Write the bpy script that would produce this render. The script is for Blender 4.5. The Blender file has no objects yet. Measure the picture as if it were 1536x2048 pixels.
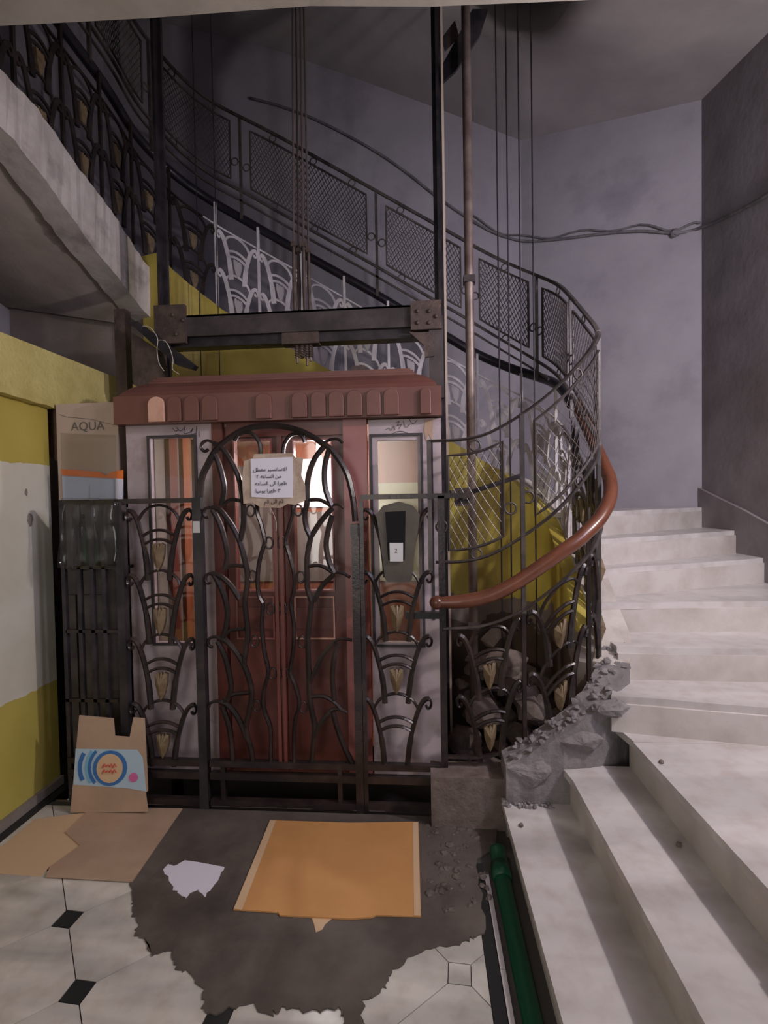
import bpy, math, random
from mathutils import Vector, Matrix
random.seed(7)
# ------------------------------------------------------------------ camera
CH, FPX = 1.55, 1000.0
YAW, PITCH, ROLL = math.radians(4.4), math.radians(1.49), math.radians(1.0)
F0 = Vector((-math.sin(YAW), math.cos(YAW), 0)); R0 = Vector((math.cos(YAW), math.sin(YAW), 0)); ZU = Vector((0, 0, 1))
FW = F0*math.cos(PITCH) - ZU*math.sin(PITCH); U1 = F0*math.sin(PITCH) + ZU*math.cos(PITCH)
RT = R0*math.cos(ROLL) - U1*math.sin(ROLL); UP = U1*math.cos(ROLL) + R0*math.sin(ROLL)
sc = bpy.context.scene; col = sc.collection
cam = bpy.data.objects.new('camera', bpy.data.cameras.new('camera')); col.objects.link(cam)
cam.matrix_world = Matrix(((RT.x, UP.x, -FW.x, 0), (RT.y, UP.y, -FW.y, 0), (RT.z, UP.z, -FW.z, CH), (0, 0, 0, 1)))
cam.data.sensor_fit = 'VERTICAL'; cam.data.sensor_height = 36.0; cam.data.lens = FPX/2048*36.0
cam.data.clip_start = 0.05
sc.camera = cam
# ------------------------------------------------------------------ world, lights, exposure
wd = bpy.data.worlds.new('world'); sc.world = wd; wd.use_nodes = True
wd.node_tree.nodes['Background'].inputs[0].default_value = (0.80, 0.79, 0.86, 1)
wd.node_tree.nodes['Background'].inputs[1].default_value = 0.14
sc.view_settings.view_transform = 'Standard'; sc.view_settings.look = 'None'
sc.view_settings.exposure = 0.0; sc.view_settings.gamma = 1.0; sc.view_settings.use_curve_mapping = False
def light(name, kind, loc, energy, color, size=0.1, target=None, size_y=None):
    l = bpy.data.lights.new(name, kind); l.energy = energy; l.color = color
    if kind == 'AREA':
        l.size = size
        if size_y: l.shape = 'RECTANGLE'; l.size_y = size_y
    else: l.shadow_soft_size = size
    o = bpy.data.objects.new(name, l); col.objects.link(o); o.location = loc
    if target is not None:
        o.rotation_euler = (Vector(target) - Vector(loc)).to_track_quat('-Z', 'Y').to_euler()
    return o
# lamp on the right-hand wall: the risers throw its crisp shade on the treads
light('stair_lamp_offscreen', 'POINT', (2.12, 1.45, 2.62), 135, (1.0, 0.93, 0.88), 0.05)
# stair window in the right-hand wall, before the picture's edge: the cool cast on the plaster
light('stair_window_offscreen', 'AREA', (2.24, 0.75, 2.95), 72, (0.76, 0.71, 1.0), 0.8, (0.6, 3.4, 3.5), 1.1)
# street door behind the camera, at the open end of the lobby
light('entrance_door_offscreen', 'AREA', (-1.0, -2.5, 1.7), 44, (1.0, 0.95, 0.90), 1.5, (-0.6, 2.0, 1.2), 2.4)
# bulb hanging in the lift car (built below)
light('elevator_bulb', 'POINT', (-0.61, 2.93, 1.80), 58, (1.0, 0.95, 0.95), 0.03)

# ------------------------------------------------------------------ pixel helpers (a pixel gives a direction, a surface the distance)
def ray(u, v): return FW*FPX + RT*(u-768) - UP*(v-1024)
CP = Vector((0, 0, CH))
def az(u, v, z): d = ray(u, v); return CP + d*((z-CH)/d.z)
def ay(u, v, y): d = ray(u, v); return CP + d*(y/d.y)
def ax(u, v, x): d = ray(u, v); return CP + d*(x/d.x)

# ------------------------------------------------------------------ materials
MATS = {}
def mat(name, color, rough=0.6, metal=0.0, color2=None, scale=4.0, detail=6.0, mix=(0.4, 0.65), bump=0.0, bump_scale=None, spec=0.5, color3=None, scale3=1.3, stretch=(1, 1, 1)):
    m = bpy.data.materials.new(name); m.use_nodes = True; nt = m.node_tree; N = nt.nodes; L = nt.links
    b = N['Principled BSDF']; b.inputs['Roughness'].default_value = rough; b.inputs['Metallic'].default_value = metal
    b.inputs['Specular IOR Level'].default_value = spec
    c4 = lambda c: (c[0], c[1], c[2], 1)
    b.inputs['Base Color'].default_value = c4(color)
    if color2 or bump:
        tc = N.new('ShaderNodeTexCoord'); mp = N.new('ShaderNodeMapping'); L.new(tc.outputs['Object'], mp.inputs[0])
        geo = N.new('ShaderNodeNewGeometry'); L.new(geo.outputs['Position'], mp.inputs[0]); mp.inputs['Scale'].default_value = stretch
    def noise(s, d=detail):
        n = N.new('ShaderNodeTexNoise'); n.inputs['Scale'].default_value = s; n.inputs['Detail'].default_value = d
        n.inputs['Roughness'].default_value = 0.62
        L.new(mp.outputs[0], n.inputs['Vector']); return n
    if color2:
        n = noise(scale); r = N.new('ShaderNodeValToRGB'); r.color_ramp.elements[0].position = mix[0]; r.color_ramp.elements[1].position = mix[1]
        r.color_ramp.elements[0].color = c4(color); r.color_ramp.elements[1].color = c4(color2)
        L.new(n.outputs[0], r.inputs[0]); out = r.outputs[0]
        if color3:
            n3 = noise(scale3); r3 = N.new('ShaderNodeValToRGB'); r3.color_ramp.elements[0].position = 0.52; r3.color_ramp.elements[1].position = 0.68
            r3.color_ramp.elements[0].color = (0, 0, 0, 1); r3.color_ramp.elements[1].color = (1, 1, 1, 1); L.new(n3.outputs[0], r3.inputs[0])
            mx = N.new('ShaderNodeMix'); mx.data_type = 'RGBA'; L.new(r3.outputs[0], mx.inputs[0]); L.new(out, mx.inputs[6]); mx.inputs[7].default_value = c4(color3); out = mx.outputs[2]
        L.new(out, b.inputs['Base Color'])
    if bump:
        n2 = noise(bump_scale or scale*6, 8); bp = N.new('ShaderNodeBump'); bp.inputs['Strength'].default_value = bump; bp.inputs['Distance'].default_value = 0.01
        L.new(n2.outputs[0], bp.inputs['Height']); L.new(bp.outputs[0], b.inputs['Normal'])
    MATS[name] = m; return m
def zband(name, bands, wob=0.03, wscale=5.0, rough=0.6, bump=0.15, bscale=40, slope=(0, 0), dirt=(0.6, 0.5, 0.4)):
    """paint bands by height: [(z_from, colour), ...] rising, with a ragged painted edge"""
    m = bpy.data.materials.new(name); m.use_nodes = True; nt = m.node_tree; N = nt.nodes; L = nt.links; b = N['Principled BSDF']
    b.inputs['Roughness'].default_value = rough
    geo = N.new('ShaderNodeNewGeometry'); sp = N.new('ShaderNodeSeparateXYZ'); L.new(geo.outputs['Position'], sp.inputs[0])
    n = N.new('ShaderNodeTexNoise'); n.inputs['Scale'].default_value = wscale; n.inputs['Detail'].default_value = 8; L.new(geo.outputs['Position'], n.inputs['Vector'])
    def math_(op, a, bb):
        q = N.new('ShaderNodeMath'); q.operation = op
        for i, x in enumerate((a, bb)):
            if isinstance(x, (int, float)): q.inputs[i].default_value = x
            else: L.new(x, q.inputs[i])
        return q.outputs[0]
    z = math_('ADD', sp.outputs[2], math_('MULTIPLY', math_('SUBTRACT', n.outputs[0], 0.5), wob*2))
    z = math_('ADD', z, math_('MULTIPLY', sp.outputs[0], slope[0])); z = math_('ADD', z, math_('MULTIPLY', sp.outputs[1], slope[1]))
    cur = None
    for zf, c in bands:
        if cur is None:
            rgb = N.new('ShaderNodeRGB'); rgb.outputs[0].default_value = (*c, 1); cur = rgb.outputs[0]; continue
        mx = N.new('ShaderNodeMix'); mx.data_type = 'RGBA'
        L.new(math_('GREATER_THAN', z, zf), mx.inputs[0]); L.new(cur, mx.inputs[6]); mx.inputs[7].default_value = (*c, 1); cur = mx.outputs[2]
    n2 = N.new('ShaderNodeTexNoise'); n2.inputs['Scale'].default_value = 2.6; n2.inputs['Detail'].default_value = 10; L.new(geo.outputs['Position'], n2.inputs['Vector'])
    r = N.new('ShaderNodeValToRGB'); r.color_ramp.elements[0].position = 0.35; r.color_ramp.elements[1].position = 0.62
    r.color_ramp.elements[0].color = (*dirt, 1); r.color_ramp.elements[1].color = (1, 1, 1, 1); L.new(n2.outputs[0], r.inputs[0])
    mm = N.new('ShaderNodeMix'); mm.data_type = 'RGBA'; mm.blend_type = 'MULTIPLY'; mm.inputs[0].default_value = 1
    L.new(cur, mm.inputs[6]); L.new(r.outputs[0], mm.inputs[7]); L.new(mm.outputs[2], b.inputs['Base Color'])
    n3 = N.new('ShaderNodeTexNoise'); n3.inputs['Scale'].default_value = bscale; n3.inputs['Detail'].default_value = 6; L.new(geo.outputs['Position'], n3.inputs['Vector'])
    bp = N.new('ShaderNodeBump'); bp.inputs['Strength'].default_value = bump; bp.inputs['Distance'].default_value = 0.01; L.new(n3.outputs[0], bp.inputs['Height']); L.new(bp.outputs[0], b.inputs['Normal'])
    MATS[name] = m; return m
def marble(name, base, vein, scale=1.6, rough=0.35, rot=0.6):
    m = bpy.data.materials.new(name); m.use_nodes = True; nt = m.node_tree; N = nt.nodes; L = nt.links; b = N['Principled BSDF']
    b.inputs['Roughness'].default_value = rough
    oi = N.new('ShaderNodeObjectInfo'); geo = N.new('ShaderNodeNewGeometry'); mp = N.new('ShaderNodeMapping'); mp.inputs['Rotation'].default_value = (0, 0, rot); mp.inputs['Scale'].default_value = (0.8, 3.6, 1)
    add = N.new('ShaderNodeVectorMath'); add.operation = 'ADD'; L.new(geo.outputs['Position'], add.inputs[0])
    sc_ = N.new('ShaderNodeMath'); sc_.operation = 'MULTIPLY'; L.new(oi.outputs['Random'], sc_.inputs[0]); sc_.inputs[1].default_value = 9.0
    L.new(sc_.outputs[0], add.inputs[1]); L.new(add.outputs[0], mp.inputs[0])
    n = N.new('ShaderNodeTexNoise'); n.inputs['Scale'].default_value = scale; n.inputs['Detail'].default_value = 2.5; n.inputs['Distortion'].default_value = 0.4; L.new(mp.outputs[0], n.inputs['Vector'])
    r = N.new('ShaderNodeValToRGB'); r.color_ramp.elements[0].position = 0.32; r.color_ramp.elements[1].position = 0.62
    r.color_ramp.elements[0].color = (*vein, 1); r.color_ramp.elements[1].color = (*base, 1); L.new(n.outputs[0], r.inputs[0])
    n2 = N.new('ShaderNodeTexNoise'); n2.inputs['Scale'].default_value = 14; n2.inputs['Detail'].default_value = 9; L.new(geo.outputs['Position'], n2.inputs['Vector'])
    r2 = N.new('ShaderNodeValToRGB'); r2.color_ramp.elements[0].position = 0.3; r2.color_ramp.elements[1].position = 0.55
    r2.color_ramp.elements[0].color = (0.86, 0.83, 0.80, 1); r2.color_ramp.elements[1].color = (1, 1, 1, 1); L.new(n2.outputs[0], r2.inputs[0])
    mm = N.new('ShaderNodeMix'); mm.data_type = 'RGBA'; mm.blend_type = 'MULTIPLY'; mm.inputs[0].default_value = 1
    L.new(r.outputs[0], mm.inputs[6]); L.new(r2.outputs[0], mm.inputs[7]); L.new(mm.outputs[2], b.inputs['Base Color'])
    MATS[name] = m; return m
def glass(name, tint, gloss=0.12, rough=0.05):
    m = bpy.data.materials.new(name); m.use_nodes = True; nt = m.node_tree; N = nt.nodes; L = nt.links
    N.remove(N['Principled BSDF']); t = N.new('ShaderNodeBsdfTransparent'); t.inputs[0].default_value = (*tint, 1)
    g = N.new('ShaderNodeBsdfGlossy'); g.inputs['Roughness'].default_value = rough; x = N.new('ShaderNodeMixShader'); x.inputs[0].default_value = gloss
    L.new(t.outputs[0], x.inputs[1]); L.new(g.outputs[0], x.inputs[2]); L.new(x.outputs[0], N['Material Output'].inputs[0]); MATS[name] = m; return m

IRON = mat('iron', (0.020, 0.0145, 0.0145), 0.28, 0.2, (0.055, 0.038, 0.033), 9, mix=(0.45, 0.75), bump=0.15, bump_scale=60)
IRONBLK = mat('black_iron', (0.018, 0.016, 0.02), 0.4, 0.3, (0.05, 0.04, 0.045), 8, bump=0.1, bump_scale=50)
DUSTY = mat('dusty_paint', (0.42, 0.385, 0.40), 0.7, 0.0, (0.64, 0.60, 0.62), 7, mix=(0.35, 0.65))
GREYIRON = mat('grey_iron', (0.042, 0.035, 0.034), 0.4, 0.2, (0.095, 0.079, 0.074), 8, bump=0.12, bump_scale=60)
PIPE = mat('pipe_metal', (0.14, 0.10, 0.085), 0.45, 0.4, (0.28, 0.22, 0.19), 5)
RED = mat('red_brown_paint', (0.135, 0.034, 0.026), 0.33, 0, (0.10, 0.026, 0.021), 3, bump=0.06, bump_scale=25)
REDP = mat('red_pink_paint', (0.30, 0.105, 0.095), 0.35, 0, (0.24, 0.075, 0.07), 3)
BROWNROOF = mat('brown_roof_paint', (0.165, 0.066, 0.050), 0.45, 0, (0.135, 0.052, 0.042), 5)
PINKGREY = mat('pink_grey_paint', (0.47, 0.39, 0.41), 0.5, 0, (0.38, 0.31, 0.33), 3, color3=(0.33, 0.26, 0.27), scale3=6)
PEACH = mat('peach_bare_wood', (0.62, 0.36, 0.27), 0.6, 0, (0.5, 0.27, 0.2), 10)
ORANGEWOOD = mat('orange_varnish', (0.30, 0.105, 0.05), 0.35, 0, (0.20, 0.06, 0.03), 4, stretch=(6, 6, 0.6))
GREYBR = mat('grey_brown_laminate', (0.20, 0.17, 0.15), 0.45, 0, (0.15, 0.12, 0.105), 5)
SAGE = mat('sage_laminate', (0.30, 0.30, 0.20), 0.5, 0, (0.40, 0.38, 0.22), 4)
WHITEPANEL = mat('white_panel', (0.85, 0.84, 0.84), 0.4)
DARKFRAME = mat('dark_frame', (0.035, 0.028, 0.035), 0.5)
HANDR = mat('handrail_brown', (0.15, 0.052, 0.028), 0.28, 0, (0.10, 0.036, 0.022), 6, bump=0.05)
HANDB = mat('handrail_dark', (0.014, 0.012, 0.018), 0.3)
LAV = mat('lavender_plaster', (0.33, 0.305, 0.345), 0.85, 0, (0.27, 0.248, 0.285), 2.2, mix=(0.35, 0.7), bump=0.25, bump_scale=18, color3=(0.22, 0.20, 0.235), scale3=1.1)
RWALL = zband('right_wall_plaster', [(0, (0.265, 0.235, 0.25)), (2.35, (0.275, 0.25, 0.275))], 0.8, 1.2, 0.85, 0.25, 16, dirt=(0.72, 0.69, 0.68))
SOFF = mat('soffit_plaster', (0.36, 0.33, 0.335), 0.9, 0, (0.29, 0.265, 0.27), 1.4, bump=0.15, bump_scale=14)
BROWNCON = mat('brown_concrete', (0.28, 0.235, 0.20), 0.9, 0, (0.21, 0.175, 0.15), 3, bump=0.3, bump_scale=30)
PALECON = mat('pale_concrete', (0.54, 0.49, 0.455), 0.9, 0, (0.40, 0.355, 0.325), 5, bump=0.35, bump_scale=22, color3=(0.22, 0.19, 0.175), scale3=3)
CEILB = mat('ceiling_plaster', (0.50, 0.46, 0.41), 0.9, 0, (0.40, 0.36, 0.31), 3, bump=0.15)
YELRAW = mat('rough_yellow', (0.62, 0.53, 0.20), 0.85, 0, (0.50, 0.42, 0.14), 6, bump=0.7, bump_scale=55)
LEFTW = zband('left_wall_paint', [(0, (0.50, 0.42, 0.10)), (0.585, (0.66, 0.64, 0.55)), (1.765, (0.50, 0.41, 0.09))], 0.02, 14, 0.45, 0.08, 30, slope=(0, 0.0), dirt=(0.86, 0.84, 0.78))
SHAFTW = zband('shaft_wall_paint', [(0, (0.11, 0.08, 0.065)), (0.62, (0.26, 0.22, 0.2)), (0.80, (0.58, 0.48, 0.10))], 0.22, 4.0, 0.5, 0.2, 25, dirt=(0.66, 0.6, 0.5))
MARB = marble('white_marble', (0.585, 0.55, 0.545), (0.44, 0.41, 0.405))
TILE = marble('tile_marble', (0.62, 0.585, 0.545), (0.38, 0.36, 0.34), 1.9, 0.25, 0.5)
RISER = mat('dirty_riser', (0.53, 0.49, 0.47), 0.6, 0, (0.39, 0.345, 0.315), 4, mix=(0.4, 0.7), bump=0.1)
BLACKT = mat('black_marble', (0.02, 0.021, 0.022), 0.25)
GROUT = mat('grout', (0.07, 0.06, 0.055), 0.9)
CEMENT = mat('dark_cement', (0.075, 0.060, 0.052), 0.7, 0, (0.125, 0.102, 0.090), 3.2, bump=0.35, bump_scale=25, color3=(0.05, 0.042, 0.038), scale3=2)
RUBBLE = mat('grey_mortar', (0.24, 0.22, 0.225), 0.9, 0, (0.16, 0.142, 0.145), 8, bump=0.7, bump_scale=45)
ROUGHBR = mat('rough_masonry', (0.12, 0.09, 0.08), 0.9, 0, (0.19, 0.15, 0.135), 9, bump=0.9, bump_scale=30)
CARD = mat('cardboard', (0.42, 0.29, 0.205), 0.85, 0, (0.36, 0.245, 0.17), 5)
CARDO = mat('orange_cardboard', (0.54, 0.27, 0.095), 0.75, 0, (0.48, 0.235, 0.08), 3)
CARDP = mat('pale_cardboard', (0.58, 0.40, 0.25), 0.8)
PAPER = mat('white_paper', (0.72, 0.70, 0.80), 0.8)
OLDP = mat('yellowed_paper', (0.50, 0.40, 0.32), 0.8, 0, (0.36, 0.26, 0.2), 14)
PINKBOX = mat('box_board', (0.46, 0.36, 0.30), 0.7)
INK = mat('ink', (0.035, 0.035, 0.05), 0.7)
INKG = mat('grey_print', (0.13, 0.12, 0.11), 0.7)
ORANGE = mat('orange_print', (0.80, 0.19, 0.03), 0.6)
BLUEP = mat('pale_blue_print', (0.50, 0.56, 0.72), 0.6)
BLUE = mat('blue_print', (0.035, 0.14, 0.38), 0.6)
CYAN = mat('cyan_print', (0.16, 0.38, 0.55), 0.6)
LTBL = mat('light_blue_print', (0.38, 0.50, 0.60), 0.6)
REDPR = mat('red_print', (0.55, 0.10, 0.06), 0.6)
MAG = mat('magenta_print', (0.55, 0.12, 0.30), 0.6)
BUD = mat('gilded_bud', (0.19, 0.135, 0.075), 0.55, 0.1, (0.12, 0.08, 0.045), 30)
BUDG = mat('grey_bud', (0.42, 0.39, 0.40), 0.6)
GREEN = mat('green_hose', (0.004, 0.075, 0.035), 0.35)
BLACK = mat('black_plastic', (0.008, 0.008, 0.009), 0.6, spec=0.15)
BRASSY = mat('panel_metal', (0.085, 0.07, 0.055), 0.5, 0.2, (0.055, 0.046, 0.038), 6)
SILV = mat('steel_plate', (0.5, 0.49, 0.5), 0.4, 0.3)
WOODB = mat('brown_board', (0.17, 0.10, 0.06), 0.7, 0, (0.12, 0.07, 0.045), 5)
STEEL = mat('dark_steel', (0.045, 0.036, 0.036), 0.5, 0.3, (0.085, 0.068, 0.065), 6, bump=0.15, bump_scale=30)
STEELG = mat('rusty_grease', (0.06, 0.042, 0.036), 0.6, 0.2, (0.11, 0.075, 0.06), 12, bump=0.5, bump_scale=40)
ROPE = mat('rope', (0.09, 0.065, 0.06), 0.6, 0.2)
CABLE = mat('dusty_cable', (0.10, 0.092, 0.10), 0.8, 0, (0.17, 0.155, 0.165), 14)
WIREW = mat('white_wire', (0.55, 0.5, 0.46), 0.6)
STRIP = mat('beige_strip', (0.42, 0.34, 0.28), 0.6)
GLASS = glass('window_glass', (0.88, 0.88, 0.88), 0.07)
DIRTYG = glass('dirty_glass', (0.74, 0.75, 0.70), 0.10, 0.2)
PLAST = glass('clear_plastic', (0.86, 0.86, 0.85), 0.04, 0.1)
BOTTLE = glass('green_bottle', (0.12, 0.34, 0.22), 0.2, 0.1)
BULB = bpy.data.materials.new('bulb_glow'); BULB.use_nodes = True
_b = BULB.node_tree.nodes['Principled BSDF']; _b.inputs['Emission Color'].default_value = (1, 0.97, 0.95, 1); _b.inputs['Emission Strength'].default_value = 25

# ------------------------------------------------------------------ mesh helpers
class MB:
    def __init__(s): s.v = []; s.f = []
    def box(s, a, b):
        (x0, y0, z0), (x1, y1, z1) = a, b
        s.hexa([(x0, y0, z0), (x1, y0, z0), (x1, y1, z0), (x0, y1, z0), (x0, y0, z1), (x1, y0, z1), (x1, y1, z1), (x0, y1, z1)]); return s
    def hexa(s, p):
        k = len(s.v); s.v += [tuple(q) for q in p]
        s.f += [tuple(k+i for i in q) for q in ((0, 3, 2, 1), (4, 5, 6, 7), (0, 1, 5, 4), (1, 2, 6, 5), (2, 3, 7, 6), (3, 0, 4, 7))]; return s
    def prism(s, poly, d):           # poly: planar 3-D outline, d: depth vector
        k = len(s.v); n = len(poly); d = Vector(d)
        s.v += [tuple(p) for p in poly] + [tuple(Vector(p)+d) for p in poly]
        s.f.append(tuple(range(k, k+n))); s.f.append(tuple(range(k+2*n-1, k+n-1, -1)))
        s.f += [(k+i, k+n+i, k+n+(i+1) % n, k+(i+1) % n) for i in range(n)]; return s
    def sweep(s, pts, secs, closed=False, caps=True):   # secs[i]: list of offset vectors
        k = len(s.v); n = len(secs[0]); m = len(pts)
        for p, q in zip(pts, secs): s.v += [tuple(Vector(p)+o) for o in q]
        for i in range(m if closed else m-1):
            a = k+i*n; b = k+((i+1) % m)*n
            s.f += [(a+j, a+(j+1) % n, b+(j+1) % n, b+j) for j in range(n)]
        if caps and not closed:
            s.f.append(tuple(range(k+n-1, k-1, -1))); s.f.append(tuple(k+(m-1)*n+j for j in range(n)))
        return s
    def tube(s, pts, r, n=8, closed=False):
        pts = [Vector(p) for p in pts]; m = len(pts); secs = []; prev = None
        for i in range(m):
            if closed: t = pts[(i+1) % m]-pts[i-1]
            else: t = pts[min(i+1, m-1)]-pts[max(i-1, 0)]
            t = t.normalized() if t.length > 1e-9 else Vector((0, 0, 1))
            if prev is None:
                prev = Vector((0, 0, 1)) if abs(t.z) < 0.9 else Vector((1, 0, 0))
            a = prev-t*prev.dot(t); a.normalize(); prev = a; b = t.cross(a)
            rr = r[i] if isinstance(r, (list, tuple)) else r
            secs.append([a*(rr*math.cos(2*math.pi*j/n))+b*(rr*math.sin(2*math.pi*j/n)) for j in range(n)])
        return s.sweep(pts, secs, closed)
    def bar(s, pts, nrm, w, d, closed=False):   # flat bar: width w in the surface, depth d along the normal
        pts = [Vector(p) for p in pts]; m = len(pts); secs = []
        for i in range(m):
            if closed: t = pts[(i+1) % m]-pts[i-1]
            else: t = pts[min(i+1, m-1)]-pts[max(i-1, 0)]
            t = t.normalized() if t.length > 1e-9 else Vector((0, 0, 1))
            nn = Vector(nrm[i] if isinstance(nrm, list) else nrm); b = t.cross(nn); b.normalize(); nn = b.cross(t); nn.normalize()
            ww = w[i] if isinstance(w, (list, tuple)) else w
            secs.append([b*(ww/2)+nn*(d*.12), nn*(d/2), -b*(ww/2)+nn*(d*.12), -b*(ww/2)-nn*(d/2), b*(ww/2)-nn*(d/2)])
        return s.sweep(pts, secs, closed)
    def ball(s, c, r, nu=10, nv=7, jit=0.0, sq=(1, 1, 1)):
        k = len(s.v); c = Vector(c)
        for j in range(1, nv):
            for i in range(nu):
                th = math.pi*j/nv; ph = 2*math.pi*i/nu; q = r*(1+random.uniform(-jit, jit))
                s.v.append(tuple(c+Vector((q*math.sin(th)*math.cos(ph)*sq[0], q*math.sin(th)*math.sin(ph)*sq[1], q*math.cos(th)*sq[2]))))
        s.v.append(tuple(c+Vector((0, 0, r*sq[2])))); s.v.append(tuple(c-Vector((0, 0, r*sq[2])))); t = len(s.v)-2
        for i in range(nu):
            j = (i+1) % nu; s.f.append((t, k+i, k+j)); e = k+(nv-2)*nu; s.f.append((t+1, e+j, e+i))
            for q in range(nv-2): s.f.append((k+q*nu+i, k+(q+1)*nu+i, k+(q+1)*nu+j, k+q*nu+j))
        return s
    def cyl(s, a, b, r, n=12): return s.tube([a, b], r, n)
    def build(s, name, m, parent=None, smooth=False, label=None):
        xs = [p[0] for p in s.v]; ys = [p[1] for p in s.v]; zs = [p[2] for p in s.v]
        o = Vector(((min(xs)+max(xs))/2, (min(ys)+max(ys))/2, min(zs)))
        me = bpy.data.meshes.new(name); me.from_pydata([tuple(Vector(p)-o) for p in s.v], [], s.f); me.validate(); me.update()
        import bmesh
        bm = bmesh.new(); bm.from_mesh(me); bmesh.ops.recalc_face_normals(bm, faces=bm.faces); bm.to_mesh(me); bm.free()
        if smooth:
            for p in me.polygons: p.use_smooth = True
        me.materials.append(m)
        ob = bpy.data.objects.new(name, me); col.objects.link(ob)
        if parent is not None:
            ob.parent = parent; ob.location = o - wloc(parent)
        else: ob.location = o
        if label: ob['label'] = label
        return ob
def wloc(o):
    v = Vector(o.location)
    while o.parent: o = o.parent; v = v + Vector(o.location)
    return v
def tag(o, label=None, cat=None, group=None, kind=None):
    if label: o['label'] = label
    if cat: o['category'] = cat
    if group: o['group'] = group
    if kind: o['kind'] = kind
    return o
def thing(name, loc, label, cat, group=None, kind=None):
    o = bpy.data.objects.new(name, None); col.objects.link(o); o.location = loc; o.empty_display_size = 0.1
    return tag(o, label, cat, group, kind)
def smoothpts(pts, n=4):       # Catmull-Rom
    pts = [Vector(p) for p in pts]; out = []
    for i in range(len(pts)-1):
        p0 = pts[max(i-1, 0)]; p1 = pts[i]; p2 = pts[i+1]; p3 = pts[min(i+2, len(pts)-1)]
        for k in range(n):
            t = k/n; out.append(0.5*((2*p1)+(p2-p0)*t+(2*p0-5*p1+4*p2-p3)*t*t+(3*p1-p0-3*p2+p3)*t**3))
    out.append(pts[-1]); return out
def text_mesh(body, size, name, m, parent, frame, extrude=0.0005, align='CENTER', bold=0.0):
    """frame: (origin, xdir, ydir) in world"""
    cu = bpy.data.curves.new('tmp', 'FONT'); cu.body = body; cu.size = size; cu.align_x = align; cu.align_y = 'CENTER'; cu.extrude = extrude; cu.offset = bold
    cu.resolution_u = 3
    to = bpy.data.objects.new('tmp', cu); col.objects.link(to)
    dg = bpy.context.evaluated_depsgraph_get(); me = bpy.data.meshes.new_from_object(to.evaluated_get(dg)); bpy.data.objects.remove(to); bpy.data.curves.remove(cu)
    o, x, y = (Vector(q) for q in frame); x.normalize(); y.normalize(); n = x.cross(y)
    for v in me.vertices: c = v.co.copy(); v.co = x*c.x+y*c.y+n*c.z
    me.materials.clear(); me.materials.append(m); me.name = name
    ob = bpy.data.objects.new(name, me); col.objects.link(ob); ob.parent = parent; ob.location = o-wloc(parent); return ob
AR = {'ا': (0xFE8D, 0xFE8E), 'ل': (0xFEDD, 0xFEDE, 0xFEDF, 0xFEE0), 'س': (0xFEB1, 0xFEB2, 0xFEB3, 0xFEB4), 'ن': (0xFEE5, 0xFEE6, 0xFEE7, 0xFEE8), 'ي': (0xFEF1, 0xFEF2, 0xFEF3, 0xFEF4),
      'ر': (0xFEAD, 0xFEAE), 'م': (0xFEE1, 0xFEE2, 0xFEE3, 0xFEE4), 'ع': (0xFEC9, 0xFECA, 0xFECB, 0xFECC), 'ط': (0xFEC1, 0xFEC2, 0xFEC3, 0xFEC4), 'ظ': (0xFEC5, 0xFEC6, 0xFEC7, 0xFEC8),
      'ه': (0xFEE9, 0xFEEA, 0xFEEB, 0xFEEC), 'و': (0xFEED, 0xFEEE), 'ى': (0xFEEF, 0xFEF0), 'ح': (0xFEA1, 0xFEA2, 0xFEA3, 0xFEA4), 'د': (0xFEA9, 0xFEAA), 'ب': (0xFE8F, 0xFE90, 0xFE91, 0xFE92)}
def arabic(t):
    """joined letter forms in visual order"""
    t = t.replace('لا', '\u0001'); AR['\u0001'] = (0xFEFB, 0xFEFC); out = []
    for i, c in enumerate(t):
        if c not in AR: out.append(c); continue
        prev = i > 0 and t[i-1] in AR and len(AR[t[i-1]]) == 4
        nxt = i+1 < len(t) and t[i+1] in AR and len(AR[c]) == 4
        out.append(chr(AR[c][(3 if nxt else 1) if prev else (2 if nxt else 0)]))
    return ''.join(reversed(out))

# ------------------------------------------------------------------ plan of the well: railing line round the shaft
YG, YB, XS, XL = 2.42, 3.88, 0.92, -1.97
def arc(cx, cy, r, a0, a1, n=14):
    return [(cx+r*math.cos(math.radians(a0+(a1-a0)*i/n)), cy+r*math.sin(math.radians(a0+(a1-a0)*i/n))) for i in range(n+1)]
PLAN = [(-2.0, YG), (0.09, YG)] + arc(XS-.32, YG+.32, .32, -90, 0) + arc(XS-.55, YB-.55, .55, 0, 90) + arc(XL+.5, YB-.5, .5, 90, 180) + [(XL, 1.2)]
def dense(p, st=0.02):
    q = [p[0]]
    for a, b in zip(p, p[1:]):
        n = max(1, int(math.dist(a, b)/st)); q += [(a[0]+(b[0]-a[0])*i/n, a[1]+(b[1]-a[1])*i/n) for i in range(1, n+1)]
    return q
PATH = dense(PLAN); ACC = [0.0]
for a, b in zip(PATH, PATH[1:]): ACC.append(ACC[-1]+math.dist(a, b))
import bisect
def pp(s, off=0.0):
    s = max(0.0, min(ACC[-1]-1e-6, s)); i = max(0, bisect.bisect_right(ACC, s)-1); i = min(i, len(PATH)-2)
    a, b = PATH[i], PATH[i+1]; L = ACC[i+1]-ACC[i]; w = (s-ACC[i])/L; tx, ty = (b[0]-a[0])/L, (b[1]-a[1])/L
    n = Vector((ty, -tx, 0)); p = Vector((a[0]+(b[0]-a[0])*w, a[1]+(b[1]-a[1])*w, 0))
    return p+n*off, n
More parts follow.
